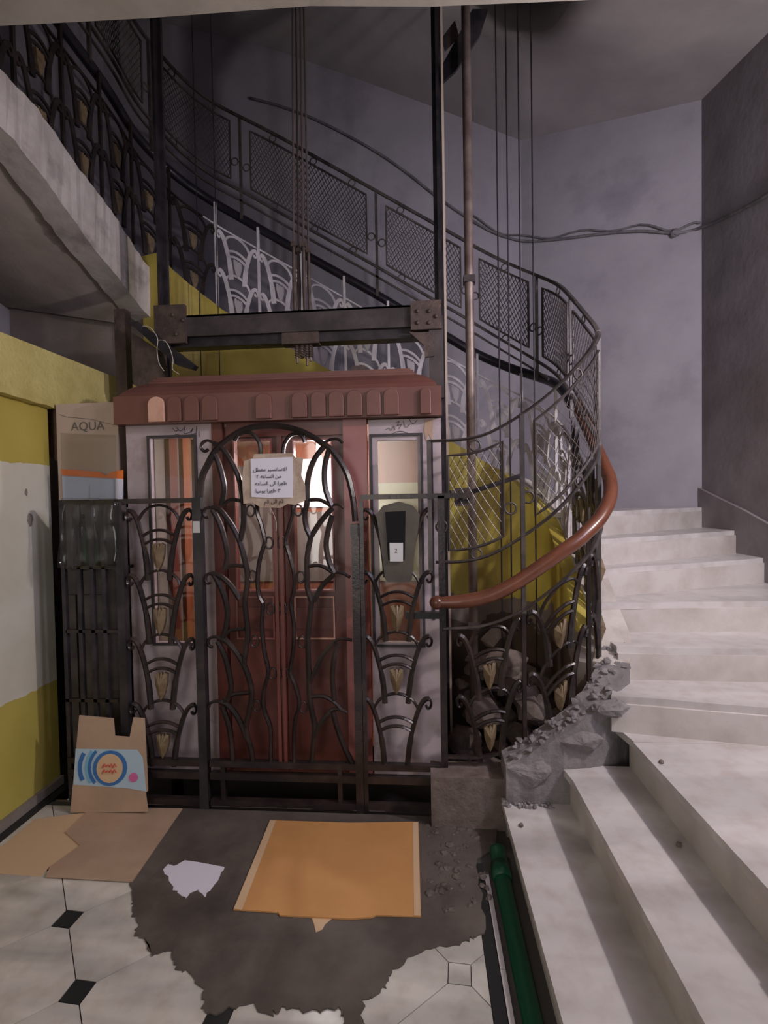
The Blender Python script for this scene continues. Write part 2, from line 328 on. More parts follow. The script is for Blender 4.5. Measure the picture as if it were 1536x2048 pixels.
def hit(u, v, far=False, path=None, acc=None):
    d = ray(u, v); out = []; P = path or PATH; A = acc or ACC
    for i, (a, b) in enumerate(zip(P, P[1:])):
        ex, ey = b[0]-a[0], b[1]-a[1]; den = d.x*ey-d.y*ex
        if abs(den) > 1e-9:
            t = (a[0]*ey-a[1]*ex)/den; w = (a[0]*d.y-a[1]*d.x)/den
            if t > 0 and -1e-6 <= w <= 1+1e-6: out.append((A[i]+w*math.hypot(ex, ey), CH+t*d.z))
    return out[-1] if far else out[0]
def lut(knots):
    def fn(s):
        if s <= knots[0][0]: return knots[0][1]
        for (a, za), (b, zb) in zip(knots, knots[1:]):
            if s <= b: return za+(zb-za)*(s-a)/(b-a)
        return knots[-1][1]
    def sm(s): return sum(fn(s+d) for d in (-.09, -.06, -.03, 0, .03, .06, .09))/7
    return sm
ZTOP = lut([(2.0, 1.825), (2.24, 1.825), (2.37, 1.87), (2.61, 2.03), (2.84, 2.25), (3.56, 2.80), (4.01, 3.10), (4.52, 3.46), (5.31, 3.95), (6.04, 4.40), (6.9, 4.88), (7.4, 5.0), (9, 5.05)])
ZMB = lut([(2.0, 1.24), (2.24, 1.24), (2.37, 1.29), (2.61, 1.45), (2.84, 1.68), (3.56, 2.20), (4.01, 2.50), (4.52, 2.88), (5.32, 3.38), (5.82, 3.68), (6.29, 3.97), (6.93, 4.32), (7.4, 4.45), (9, 4.5)])
ZH = lut([(2.0, 1.055), (2.22, 1.06), (2.36, 1.10), (2.60, 1.26), (2.85, 1.46), (3.4, 1.95), (3.85, 2.31), (4.24, 2.50), (4.53, 2.67), (5.29, 3.16), (5.84, 3.49), (6.6, 3.96), (7.0, 4.15), (7.4, 4.25), (9, 4.3)])
ZLO = lut([(2.0, .92), (2.24, .92), (2.36, .95), (2.50, 1.02), (2.67, 1.16), (2.85, 1.30), (3.4, 1.78), (4.20, 2.31), (4.63, 2.57), (5.35, 3.02), (5.84, 3.32), (6.6, 3.78), (7.0, 3.98), (7.4, 4.1), (9, 4.15)])
ZST = lut([(2.0, .285), (2.34, .29), (2.57, .44), (2.74, .58), (3.0, .78), (3.6, 1.28), (4.24, 1.70), (4.57, 1.89), (5.62, 2.54), (6.70, 3.18), (7.1, 3.36), (7.5, 3.42), (9, 3.45)])

# ------------------------------------------------------------------ structure: floor
def clip(poly, x0, x1, y0, y1):
    def c(p, ins, inter):
        o = []
        for i in range(len(p)):
            a, b = p[i-1], p[i]
            if ins(b):
                if not ins(a): o.append(inter(a, b))
                o.append(b)
            elif ins(a): o.append(inter(a, b))
        return o
    def ix(v): return lambda a, b: (v, a[1]+(b[1]-a[1])*(v-a[0])/(b[0]-a[0]))
    def iy(v): return lambda a, b: (a[0]+(b[0]-a[0])*(v-a[1])/(b[1]-a[1]), v)
    for ins, it in ((lambda p: p[0] >= x0, ix(x0)), (lambda p: p[0] <= x1, ix(x1)), (lambda p: p[1] >= y0, iy(y0)), (lambda p: p[1] <= y1, iy(y1))):
        if poly: poly = c(poly, ins, it)
    return poly
floor = MB().box((-3.3, -2.5, -0.12), (2.3, YG+0.02, -0.006)).build('floor', GROUT); tag(floor, kind='structure')
NX0, NX1, NY0, NY1 = -1.96, 0.185, 0.2, 2.40
P0 = Vector((-1.347, 1.733)); A_ = Vector((0.229, -0.263)); B_ = Vector((0.2525, 0.219)); au = A_.normalized(); bu = B_.normalized(); HD = 0.052; G = 0.0016
def flat(poly, z0, z1): return MB().prism([(x, y, z0) for x, y in poly], (0, 0, z1-z0))
def area(p): return abs(sum(p[i-1][0]*p[i][1]-p[i][0]*p[i-1][1] for i in range(len(p))))/2
for i in range(-9, 10):
    for j in range(-9, 10):
        n = P0+A_*i+B_*j
        d = [n+au*(HD-G), n+bu*(HD-G), n-au*(HD-G), n-bu*(HD-G)]
        p = clip([(q.x, q.y) for q in d], NX0, NX1, NY0, NY1)
        if len(p) >= 3 and area(p) > 1e-4: flat(p, -0.006, 0.0).build('cabochon_tile', TILE if (i, j) == (3, 3) else BLACKT, floor)
        LA, LB = A_.length, B_.length; e = HD+G*0.5; o = []
        for (x, y) in ((e, G), (LA-e, G), (LA-G, e), (LA-G, LB-e), (LA-e, LB-G), (e, LB-G), (G, LB-e), (G, e)):
            q = n+au*x+bu*y; o.append((q.x, q.y))
        p = clip(o, NX0, NX1, NY0, NY1)
        if len(p) >= 3 and area(p) > 1e-4: flat(p, -0.006, 0.0).build('marble_tile', TILE, floor)
MB().box((NX0-0.045, 0.2, -0.006), (NX0-0.002, 2.62, 0.0)).build('border_strip', BLACKT, floor)
MB().box((0.187, 0.2, -0.006), (0.228, 2.1, 0.001)).build('border_strip', BLACKT, floor)
for y0, y1 in ((0.2, 1.25), (1.252, 1.62), (1.622, 2.05)): MB().box((0.231, y0, -0.006), (0.248, y1, 0.004)).build('border_strip', MARB, floor)
MB().box((0.249, 0.2, -0.10), (0.36, 2.28, -0.05)).build('gutter_bed', GROUT, floor)
# cement patch where the tiles are lost
edge = [(262, 1768), (270, 1800), (262, 1820), (278, 1850), (270, 1872), (296, 1888), (300, 1912), (338, 1905), (350, 1918), (356, 1946), (382, 1944), (404, 1982), (404, 2018), (440, 2028), (492, 2008), (545, 2030), (566, 2018), (620, 2026), (650, 2020), (686, 2022), (684, 2062), (724, 2062), (726, 2006), (762, 1984), (780, 1962), (786, 1940), (842, 1906), (868, 1896), (920, 1892), (944, 1876), (972, 1872), (962, 1792), (950, 1700)]
pe = []
pts = [az(u, v, 0) for u, v in edge]
for a, b in zip(pts, pts[1:]):
    n = 5
    for k in range(n):
        q = a.lerp(b, k/n); j = 0.009; pe.append((q.x+random.uniform(-j, j), q.y+random.uniform(-j, j)))
pe += [(0.30, 2.20), (0.34, 2.40), (-1.46, 2.40), (-1.30, 2.2)]
me_ = flat(pe, -0.002, 0.005); tag(me_.build('cement_screed', CEMENT, floor), kind='stuff')
for k in range(60):        # trowel lumps near the step
    x, y = random.uniform(-0.02, 0.17), random.uniform(1.9, 2.35)
    if k < 44: me_ = None
lm = MB()
for k in range(70): lm.ball((random.uniform(0.0, 0.24), random.uniform(1.85, 2.38), 0.004), random.uniform(0.006, 0.02), 7, 5, 0.3, (1, 1, 0.5))
tag(lm.build('cement_crumbs', CEMENT, floor), kind='stuff')

# ------------------------------------------------------------------ structure: walls
XW = -2.035
wl = MB().box((XW-0.12, -2.5, -0.05), (XW, 2.60, 2.14)).build('wall_left', LEFTW); tag(wl, kind='structure')
MB().box((XW-0.001, -2.5, -0.0), (XW+0.022, 2.60, 0.045)).build('baseboard_left', BROWNCON, wl)
# broken paint edge at the door side, plaster chips missing
for (u, v, r) in ((60, 1040, .022), (52, 985, .012)):
    p = ax(u, v, XW); MB().ball((XW+0.001, p.y, p.z), r, 9, 6, 0.35, (0.1, 0.8, 1.5)).build('chipped_hole', BROWNCON, wl)
# lintel over the dark doorway with a ragged lower edge
lint = MB(); top = []; bot = []; N_ = 60
for i in range(N_+1):
    y = -0.5+i*(3.95/N_); zb = 2.085+0.012*math.sin(y*9)+random.uniform(-.012, .012)-(0.05 if y > 2.9 else 0)-(0.05 if y > 3.15 else 0)
    top.append((XW+0.05, y, 2.375)); bot.append((XW+0.05, y, zb))
lint.prism(bot+top[::-1], (-0.17, 0, 0)); l_ = lint.build('trim_1', YELRAW); tag(l_, 'rough yellow painted lintel with a ragged underside over the dark doorway', 'lintel', kind='structure')
wr = MB().box((2.25, -2.5, -0.05), (2.40, 4.30, 6.6)).build('wall_right', RWALL); tag(wr, kind='structure')
def wallseg(name, a, b, z0, z1, m, th=0.12):
    a = Vector((*a, 0)); b = Vector((*b, 0)); n = (b-a).cross(ZU).normalized()
    mb = MB(); q = [a, b, b-n*th, a-n*th]
    mb.hexa([(p.x, p.y, z0) for p in q]+[(p.x, p.y, z1) for p in q]); o = mb.build(name, m); tag(o, kind='structure'); return o
C1, C2, C3 = (2.25, 4.22), (1.0, 5.0), (-3.3, 5.0)
wallseg('wall_corner', C2, C1, 0, 6.6, LAV); wallseg('wall_back', C3, C2, 0, 6.6, LAV)
wallseg('wall_far_left', (-3.3, 5.0), (-3.3, -2.5), 0, 6.6, LAV).rotation_euler = (0, 0, 0)
# dark lumber space behind the doorway
MB().box((-3.3, YG+.02, -0.12), (-2.03, 3.8, -0.004)).build('floor_recess', GROUT); tag(bpy.data.objects['floor_recess'], kind='structure')
dk = MB().box((-3.25, 2.62, 0), (-3.2, 3.74, 2.9)).box((-3.25, 3.72, 0), (-2.02, 3.76, 2.25)).box((-3.25, 2.52, 0), (XW-0.13, 2.60, 2.3)).build('wall_recess', BROWNCON); tag(dk, kind='structure')
MB().box((-3.25, 3.70, 2.25), (-1.93, 3.76, 3.3)).build('wall_recess_upper', BROWNCON); tag(bpy.data.objects['wall_recess_upper'], kind='structure')
# shaft wall under the railing, painted yellow
def ribbon_wall(s0, s1, off0, off1, zlo, zhi, m, name, parent=None, step=0.04, jit=0.0, kind='structure'):
    mb = MB(); n = int((s1-s0)/step); pts = []; secs = []
    for i in range(n+1):
        s = s0+(s1-s0)*i/n; a, nn = pp(s)
        z0 = zlo(s) if callable(zlo) else zlo; z1 = zhi(s) if callable(zhi) else zhi
        j = lambda: random.uniform(-jit, jit)
        pts.append(a); secs.append([nn*(off0+j())+ZU*z0, nn*(off1+j())+ZU*(z0), nn*(off1+j())+ZU*((z0+z1)/2+j()), nn*(off1+j())+ZU*(z1+j()), nn*(off0+j())+ZU*(z1+j())])
    mb.sweep(pts, secs); o = mb.build(name, m, parent)
    if kind: tag(o, kind=kind)
    return o
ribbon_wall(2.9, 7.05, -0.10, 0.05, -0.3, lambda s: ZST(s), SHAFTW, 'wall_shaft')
pit = MB().box((-2.2, YG+0.06, -0.5), (2.3, 5.1, -0.42)).box((-2.02, YG+0.02, -0.5), (1.0, YG+0.06, -0.02)).build('floor_pit', BROWNCON); tag(pit, kind='structure')
# landing above: slab in front (lobby ceiling), curved edge at the left
ZB0 = [ay(u, v, 2.0) for u, v in ((0, 52), (300, 36), (620, 12), (870, 13), (1230, -2))]
sl = MB(); lo = [(p.x, 2.0, p.z) for p in ZB0]; lo = [(-3.3, 2.0, lo[0][2])]+lo+[(0.95, 2.0, 3.42)]
sl.prism(lo+[(0.95, 2.0, 3.75), (-3.3, 2.0, 3.75)], (0, -4.5, 0)); so = sl.build('ceiling', CEILB); tag(so, kind='structure')
MB().box((0.95, -2.5, 3.75), (2.26, 2.05, 3.95)).build('ceiling_landing', SOFF); tag(bpy.data.objects['ceiling_landing'], kind='structure')
MB().box((-3.4, -2.5, 6.6), (2.4, 5.1, 6.7)).build('ceiling_shade_cap', SOFF); tag(bpy.data.objects['ceiling_shade_cap'], kind='structure')  # unseen cap added over the stairwell to keep the upper left dark
# left landing slab with pale curved fascia
fb = [hit(u, v, True) for u, v in ((306, 642), (282, 622), (235, 562), (180, 495), (130, 425), (60, 330), (2, 258))]
ft = [hit(u, v, True) for u, v in ((272, 505), (230, 440), (150, 335), (75, 225), (4, 150))]
FB = lut([(fb[0][0]-0.4, fb[0][1]-0.1)]+fb+[(9.6, 3.33)]); FT = lut([(ft[0][0]-0.5, ft[0][1]-0.28)]+ft+[(9.6, 3.62)])
fascia = ribbon_wall(fb[0][0]-0.06, 9.35, -0.02, 0.14, FB, lambda s: max(FT(s), FB(s)+0.05), PALECON, 'trim_2', None, 0.04, 0.006)
tag(fascia, 'pale worn concrete edge curving along the landing above the lift shaft', 'slab edge')
mb = MB(); inn = []; outp = []
for i in range(41):
    s = fb[0][0]-0.06+(9.35-fb[0][0])*i/40; a, nn = pp(s, 0.13); z = FB(s)+0.01
    inn.append((a.x, a.y, z)); outp.append((-3.25, a.y, min(3.3, z+0.22)))
k = len(inn); mb.v = inn+outp+[(x, y, z+0.08) for x, y, z in inn+outp]
for i in range(k-1): mb.f += [(i, i+1, k+i+1, k+i), (2*k+i, 3*k+i, 3*k+i+1, 2*k+i+1), (i, 2*k+i, 2*k+i+1, i+1)]
tag(mb.build('ceiling_left_landing', BROWNCON, None, True), kind='structure')
# soffit of the next flight
op_ = [((2.26, 1.9), 3.96), ((2.26, 2.6), 4.22), ((2.26, 3.3), 4.45), (C1, 4.66), (C2, 4.98), ((0.3, 5.0), 5.3), ((-0.6, 5.0), 5.70), ((-1.6, 5.0), 6.12), ((-3.3, 5.0), 6.62)]
ip_ = [(0.95, 1.9), (0.95, 2.6), (0.92, 3.1), (0.88, 3.5), (0.7, 3.8), (0.3, 3.88), (-0.6, 3.88), (-1.6, 3.88), (-3.3, 3.88)]
OS = smoothpts([(o[0], o[1], z) for o, z in op_], 1); mb = MB()
II = smoothpts([(i[0], i[1], z) for i, (o, z) in zip(ip_, op_)], 8); OO = []
for (a, za), (b, zb) in zip(op_, op_[1:]):
    for k in range(8): OO.append(Vector((a[0]+(b[0]-a[0])*k/8, a[1]+(b[1]-a[1])*k/8, za+(zb-za)*k/8)))
OO.append(Vector((*op_[-1][0], op_[-1][1]))); n = len(OO); M_ = 7
for dz in (0, .22):
    for i in range(n):
        for j in range(M_): q = OO[i].lerp(II[i], j/(M_-1)); mb.v.append((q.x, q.y, q.z+dz))
for i in range(n-1):
    for j in range(M_-1): a = i*M_+j; mb.f.append((a, a+1, a+M_+1, a+M_)); a += n*M_; mb.f.append((a, a+M_, a+M_+1, a+1))
    a = i*M_+M_-1; mb.f.append((a, a+n*M_, a+n*M_+M_, a+M_))
tag(mb.build('ceiling_stair_soffit', SOFF, None, True), kind='structure')

# ------------------------------------------------------------------ staircase
st = thing('staircase', (1.2, 1.5, 0), 'white marble winding stair rising round the lift shaft from the lobby floor', 'stairs')
RZ = 0.16; TT = 0.032
def slab(poly, ztop, th, name, m, par=st): return MB().prism([(x, y, ztop-th) for x, y in poly], (0, 0, th)).build(name, m, par)
def riser(a, b, z0, z1, th=0.03):
    a = Vector((*a, 0)); b = Vector((*b, 0)); n = (b-a).cross(ZU).normalized(); q = [a, b, b-n*th, a-n*th]
    return MB().hexa([(p.x, p.y, z0) for p in q]+[(p.x, p.y, z1) for p in q]).build('riser', RISER, st)
YN = 0.3; YE = 2.31
xs = [0.355, 0.632, 0.905]
slab([(xs[0], YN), (xs[1]+.03, YN), (xs[1]+.03, YE), (xs[0]-.012, YE)], RZ, TT, 'tread', MARB)
slab([(xs[1]+.008, YN), (xs[2]+.03, YN), (xs[2]+.03, YE), (xs[1]-.022, YE), (xs[1]-.002, YE-0.13)], 2*RZ, TT, 'tread', MARB)
riser((xs[0]+.018, YE), (xs[0]+.018, YN), -.1, RZ-TT); riser((xs[1]+.012, YE), (xs[1]+.018, YN), RZ, 2*RZ-TT); riser((xs[2]+.012, YE), (xs[2]+.018, YN), 2*RZ, 3*RZ-TT)
for y0, y1 in ((YN, 1.30), (1.302, YE-.1)):
    slab([(xs[2]+.012, y0), (2.248, y0), (2.248, y1), (xs[2]+(-.012 if y1 > 2 else .006), y1)], 3*RZ, TT, 'landing_slab', MARB)
slab([(xs[2]-.006, YE-.098), (2.248, YE-.098), (2.248, YE+.05), (xs[2]-.03, YE+.05)], 3*RZ, TT, 'landing_slab', MARB)
MB().box((xs[2]+.05, YN, -.05), (2.248, YE+.1, 3*RZ-TT-.002)).build('stair_core', RISER, st)
NO = [((0.84, 2.315), (2.248, 2.05)), ((0.95, 2.53), (2.248, 2.50)), ((0.95, 2.80), (2.248, 2.86)), ((0.95, 2.94), (2.248, 3.46)), ((0.95, 3.08), (2.248, 3.76)), ((0.93, 3.24), (2.246, 4.20))]
NO += [((0.86, 3.55), (1.15, 4.91)), ((0.66, 3.80), (0.72, 4.998))]
for kk in range(9, 20): x = 0.42-0.266*(kk-9); NO.append(((x, 3.90), (x, 4.998)))
for i in range(len(NO)-1):
    a, b = NO[i], NO[i+1]; z = 3*RZ+RZ*(i+1)
    d = 0.03
    poly = [a[0], a[1]]
    if i == 5: poly.append((2.246, 4.22))
    if i == 6: poly.append((1.0, 4.998))
    nb0 = Vector(b[0]); nb1 = Vector(b[1]); nr = Vector((-(nb1-nb0).y, (nb1-nb0).x)).normalized()*d
    poly += [tuple(nb1+nr), tuple(nb0+nr)]
    # slightly worn wavy nose
    nose = []
    for q in range(15):
        t = q/14; wob = (0.008*math.sin(t*7+i*2)+0.004*math.sin(t*17+i))*(1 if i < 7 else 0)
        v2 = Vector(a[0]).lerp(Vector(a[1]), t); nn = Vector((-(Vector(a[1])-Vector(a[0])).y, (Vector(a[1])-Vector(a[0])).x)).normalized()
        nose.append(tuple(v2+nn*wob))
    slab(nose+poly[2:], z, TT, 'tread', MARB)
    na = Vector((-(Vector(a[1])-Vector(a[0])).y, (Vector(a[1])-Vector(a[0])).x)).normalized()*0.022
    r0, r1 = Vector(a[0])+na, Vector(a[1])+na
    riser(tuple(r1), tuple(r0), z-RZ, z-TT)
# plinth of grey mortar under the railing
ribbon_wall(2.36, 2.92, 0.0, 0.15, 0.0, lambda s: ZST(s)+0.012, RUBBLE, 'plinth', st, 0.03, 0.005, None)
ribbon_wall(2.90, 4.3, -0.02, 0.145, 0.0, lambda s: ZST(s)+0.015, PALECON, 'plinth', st, 0.04, 0.0015, None)
ribbon_wall(2.02, 2.40, -0.05, 0.10, -0.05, lambda s: 0.24, ROUGHBR, 'plinth', st, 0.075, 0.004, None)
# skirting on the right wall
sk = [ax(u, v, 2.24) for u, v in ((1392, 972), (1440, 996), (1490, 1020), (1536, 1046), (1600, 1080))]
sp_ = [(2.225, p.y, p.z) for p in sk]; low = [(2.225, p.y, p.z-0.45) for p in reversed(sk)]
MB().prism(sp_+low, (0.03, 0, 0)).build('skirting', RWALL, st)

# mortar lumps lying along the plinth
def chunk(mb, c, r, sq, n=9, jit=.22):
    """angular broken piece: convex hull of random points"""
    import bmesh
    bm = bmesh.new(); c = Vector(c)
    for k in range(n*3):
        d = Vector((random.gauss(0, 1), random.gauss(0, 1), random.gauss(0, 1))).normalized()*r*(1-jit*random.random()); bm.verts.new((c.x+d.x*sq[0], c.y+d.y*sq[1], c.z+d.z*sq[2]))
    h = bmesh.ops.convex_hull(bm, input=bm.verts); bm.verts.ensure_lookup_table()
    loose = [v for v in bm.verts if not v.link_faces]; bmesh.ops.delete(bm, geom=loose, context='VERTS'); bm.verts.index_update()
    k = len(mb.v); mb.v += [tuple(v.co) for v in bm.verts]; mb.f += [tuple(k+v.index for v in f.verts) for f in bm.faces]; bm.free(); return mb
LUMPS = [((1058, 1545), (1.0, .5, .72), .13, 'large grey mortar slab at the railing foot above the lowest marble tread'),
         ((1160, 1482), (1.1, .5, .52), .115, 'flat cracked mortar slab wedged between second step and railing'),
         ((1225, 1420), (1.1, .55, .6), .085, 'grey mortar piece on the plinth beside the landing edge')]
for (u, v), sq, r, lb in LUMPS:
    p = ay(u, v, 2.28); o = chunk(MB(), (p.x, 2.30, p.z), r, sq, 7, .12).build('mortar_lump', RUBBLE); tag(o, lb, 'mortar', 'mortar lumps along the railing foot')
    md = o.modifiers.new('sub', 'SUBSURF'); md.subdivision_type = 'SIMPLE'; md.levels = md.render_levels = 3
    tx = bpy.data.textures.new('lump', 'CLOUDS'); tx.noise_scale = .05; dm = o.modifiers.new('d', 'DISPLACE'); dm.texture = tx; dm.strength = .022; dm.texture_coords = 'GLOBAL'
cr = MB()
for k in range(150):
    s = random.uniform(2.40, 3.0); a, nn = pp(s, random.uniform(0.0, 0.14)); chunk(cr, (a.x, a.y, ZST(s)+random.uniform(-.004, .022)), random.choice((.006, .009, .012, .02, .028)), (1, 1, .7), 5)
for k in range(50):
    a = ay(random.uniform(1004, 1108), random.uniform(1585, 1600), 2.26); chunk(cr, (a.x, 2.262+random.uniform(-.03, .02), .166), random.uniform(.004, .014), (1, 1, .8), 5)
tag(cr.build('mortar_crumbs', RUBBLE), 'loose mortar crumbs scattered along the stair railing plinth', 'rubble', kind='stuff')
hp_ = MB()
for k in range(120):
    x = random.uniform(.2, .70); y = random.uniform(2.66, 3.4); zt_ = -.4+random.random()*(.55+.55*max(0, 1-abs(x-.45)/.5)); chunk(hp_, (x, y, zt_), random.uniform(.05, .13), (1, 1, .8), 7)
tag(hp_.build('rubble_heap', ROUGHBR), 'heap of brown rubble in the pit behind the stair railing', 'rubble', kind='stuff')
for (u, v, z, lb) in ((1042, 1653, RZ, 'dark pebble lying on the lowest marble step'), (1358, 1692, 2*RZ, 'dark pebble on the outer edge of the second step'), (1323, 1526, 3*RZ, 'small dark pebble on the marble landing')):
    p = az(u, v, z); tag(MB().ball((p.x, p.y, z+.006), .011, 8, 6, .25, (1, 1, .7)).build('pebble', ROUGHBR), lb, 'pebble')
# green hose in the gutter
hp = [az(u, v, -0.02) for u, v in ((1005, 1700), (1012, 1740), (1030, 1850), (1052, 1950), (1085, 2060))]
hp = [(0.302, 2.16, 0.02), (0.300, 2.02, 0.0), (0.302, 1.8, -0.01), (0.303, 1.5, -0.015), (0.305, 1.2, -0.015), (0.307, 0.6, -0.015)]
ho = thing('drain_pipe', (0.303, 1.4, -0.05), 'green plastic pipe lying in the gutter beside the lowest step', 'pipe')
MB().tube(smoothpts(hp, 6), 0.034, 14).build('pipe_body', GREEN, ho, True)
MB().tube([(0.301, 2.08, 0.008), (0.300, 2.01, 0.0)], 0.04, 14).build('socket', GREEN, ho, True)

# ------------------------------------------------------------------ ironwork: tier motif
NF = Vector((0, -1, 0))
def tier(parent, mp, w, h, iron, budm, thick=0.017, dep=0.02, bud=True, arches=True):
    """mp(x, t): x in -1..1 across the half width, t from 0 (scroll) down to 1; returns point, normal"""
    dd = {'leaf_bar': dep, 'crown_bar': dep*.75, 'arch_bar': dep*.87}
    def poly(name, c, wd=thick):
        c = smoothpts([Vector((a, b, 0)) for a, b in c], 3); q = [mp(p.x, p.y) for p in c]
        MB().bar([a for a, b in q], [b for a, b in q], wd, dd[name]).build(name, iron, parent)
    for sg in (-1, 1):
        c = [(-.90, .05), (-.95, .10), (-1.03, .08), (-1.06, .0), (-.97, -.055), (-.83, -.02), (-.68, .12), (-.54, .36), (-.43, .62), (-.37, .88), (-.35, 1.02)]
        poly('leaf_bar', [(a*-sg, b) for a, b in c], [thick*0.65]*12+[thick*1.3]*12+[thick*1.6]*7)
    poly('crown_bar', [(-.66, .10), (-.52, -.02), (-.3, -.10), (0, -.135), (.3, -.10), (.52, -.02), (.66, .10)], thick*.75)
    if arches:
        poly('arch_bar', [(-.50, .33), (-.25, .265), (0, .245), (.25, .265), (.50, .33)], thick*.8)
        poly('arch_bar', [(-.45, .46), (-.22, .405), (0, .39), (.22, .405), (.45, .46)], thick*.8)
    if bud:
        o = [(-.2, .47), (-.1, .45), (-.06, .49), (0, .45), (.06, .49), (.1, .45), (.2, .47), (.19, .62), (.11, .78), (0, .88), (-.11, .78), (-.19, .62)]
        q = [mp(a, b) for a, b in o]; n = q[0][1]; c0, _ = mp(0, .63)
        mb = MB(); k = len(q); mb.v = [tuple(a+b*.006) for a, b in q]+[tuple(c0+n*.03)]+[tuple(a-b*.012) for a, b in q]
        mb.f = [(i, (i+1) % k, k) for i in range(k)]+[(i, k+1+i, k+1+(i+1) % k, (i+1) % k) for i in range(k)]+[tuple(range(2*k, k, -1))]
        mb.build('bud', budm, parent)
def flatmap(uc, vtop, vbot, hw, y=YG):
    """front plane tier between pixel rows"""
    a = ay(uc, vtop, y); b = ay(uc, vbot, y); l = ay(uc-hw, vtop, y); h = a.z-b.z; w = a.x-l.x
    return (lambda x, t: (Vector((a.x+x*w+(b.x-a.x)*t, y, a.z-h*t)), NF)), w, h
def G(u, v, y=YG): return ay(u, v, y)
def vpost(name, u, v0, v1, r, m, parent, y=YG, sq=True):
    a = G(u, v0, y); b = G(u, v1, y); x = (a.x+b.x)/2
    z0 = max(b.z, 0.0)
    mb = MB()
    if sq: mb.box((x-r, y-r, z0), (x+r, y+r, a.z))
    else: mb.cyl((x, y, z0), (x, y, a.z), r)
    return mb.build(name, m, parent)
def hrail(name, u0, u1, v, h, d, m, parent, y=YG):
    um = (u0+u1)/2; a = G(u0, v, y); b = G(u1, v, y); c = G(um, v, y); zc = c.z
    return MB().box((a.x, y-d/2, zc-h/2), (b.x, y+d/2, zc+h/2)).build(name, m, parent)
ZR1, ZR2, ZR3 = G(565, 1528).z, G(565, 1553).z, 0.035
def bottom_rails(parent, x0, x1):
    for z, h in ((ZR1, .030), (ZR2, .034), (ZR3, .03)): MB().box((x0, YG-.016, z-h/2), (x1, YG+.016, z+h/2)).build('bottom_rail', IRON, parent)
ZTR = G(800, 993).z
# left screen beside the gate
x0, x1 = G(246, 1200).x, G(400, 1200).x
ls = thing('cage_screen', ((x0+x1)/2, YG, 0), 'dark iron lift cage screen with tulip scrolls behind the standing detergent carton', 'screen')
MB().box((x0-.012, YG-.016, ZTR-.012), (x1, YG+.016, ZTR+.012)).build('top_rail', IRON, ls)
MB().box((x0-.02, YG-.02, 0), (x0+.02, YG+.02, ZTR)).build('corner_post', IRONBLK, ls)
bottom_rails(ls, x0, x1-.02)
for i, (va, vb) in enumerate(((1028, 1158), (1158, 1286), (1286, 1416), (1416, 1530))):
    mp, w, h = flatmap(317+3*i, va, vb, 62); tier(ls, mp, w, h, IRON, BUD)
# far left screen
x2 = G(128, 1200).x
fl = thing('cage_screen', ((x0+x2)/2, YG, 0), 'narrow dark iron cage screen of upright bars hung with plastic beside the doorway', 'screen')
MB().box((x2, YG-.016, ZTR-.012), (x0-.022, YG+.016, ZTR+.012)).build('top_rail', IRON, fl)
for u in (134, 165, 190, 214): vpost('upright_bar', u, 1000, 1600, .010, IRONBLK, fl)
for v in (1135, 1262, 1400): hrail('cross_bar', 134, 238, v, .016, .02, IRON, fl)
bottom_rails(fl, x2, x0-.022)
# right screen between gate and stair railing
x3, x4 = G(726, 1300).x, G(886, 1300).x
rs = thing('cage_screen', ((x3+x4)/2, YG, 0), 'dark iron cage screen with tulip scrolls holding the lift call panel', 'screen')
MB().box((x3, YG-.016, ZTR-.012), (G(935, 990).x, YG+.016, ZTR+.012)).build('top_rail', IRON, rs)
MB().box((x4-.016, YG-.016, 0), (x4+.016, YG+.016, ZTR)).build('corner_post', IRON, rs)
bottom_rails(rs, x3+.012, x4-.016)
for i, (va, vb) in enumerate(((1026, 1152), (1152, 1280), (1280, 1404), (1404, 1528))):
    mp, w, h = flatmap(795-1*i, va, vb, 66); tier(rs, mp, w, h, IRON, BUD, bud=i not in (0, 3), arches=i > 0)
MB().box((G(810, 1232).x, YG+.02, G(830, 1240).z), (x4, YG+.05, G(830, 1227).z)).build('latch_bar', IRONBLK, rs)
# call panel
cpn = thing('call_panel', (G(797, 1150).x, YG, G(797, 1160).z), 'shield shaped lift call panel with black slot and steel button plate', 'call panel')
out = [(797, 1003), (765, 1012), (752, 1030), (757, 1060), (764, 1110), (770, 1158), (775, 1164), (820, 1164), (824, 1158), (829, 1105), (836, 1060), (840, 1030), (826, 1012)]
MB().prism([G(u, v, YG-.045) for u, v in out], (0, .05, 0)).build('shield_plate', BRASSY, cpn)
MB().prism([G(u, v, YG-.052) for u, v in ((770, 1024), (811, 1022), (809, 1120), (776, 1120))], (0, .008, 0)).build('black_slot', BLACK, cpn)
bp_ = MB().prism([G(u, v, YG-.060) for u, v in ((779, 1086), (806, 1086), (806, 1123), (780, 1123))], (0, .009, 0)).build('button_plate', SILV, cpn)
text_mesh('2', .03, 'engraved_mark', INKG, bp_, (G(792, 1102, YG-.061), (1, 0, 0), (0, 0, 1)))

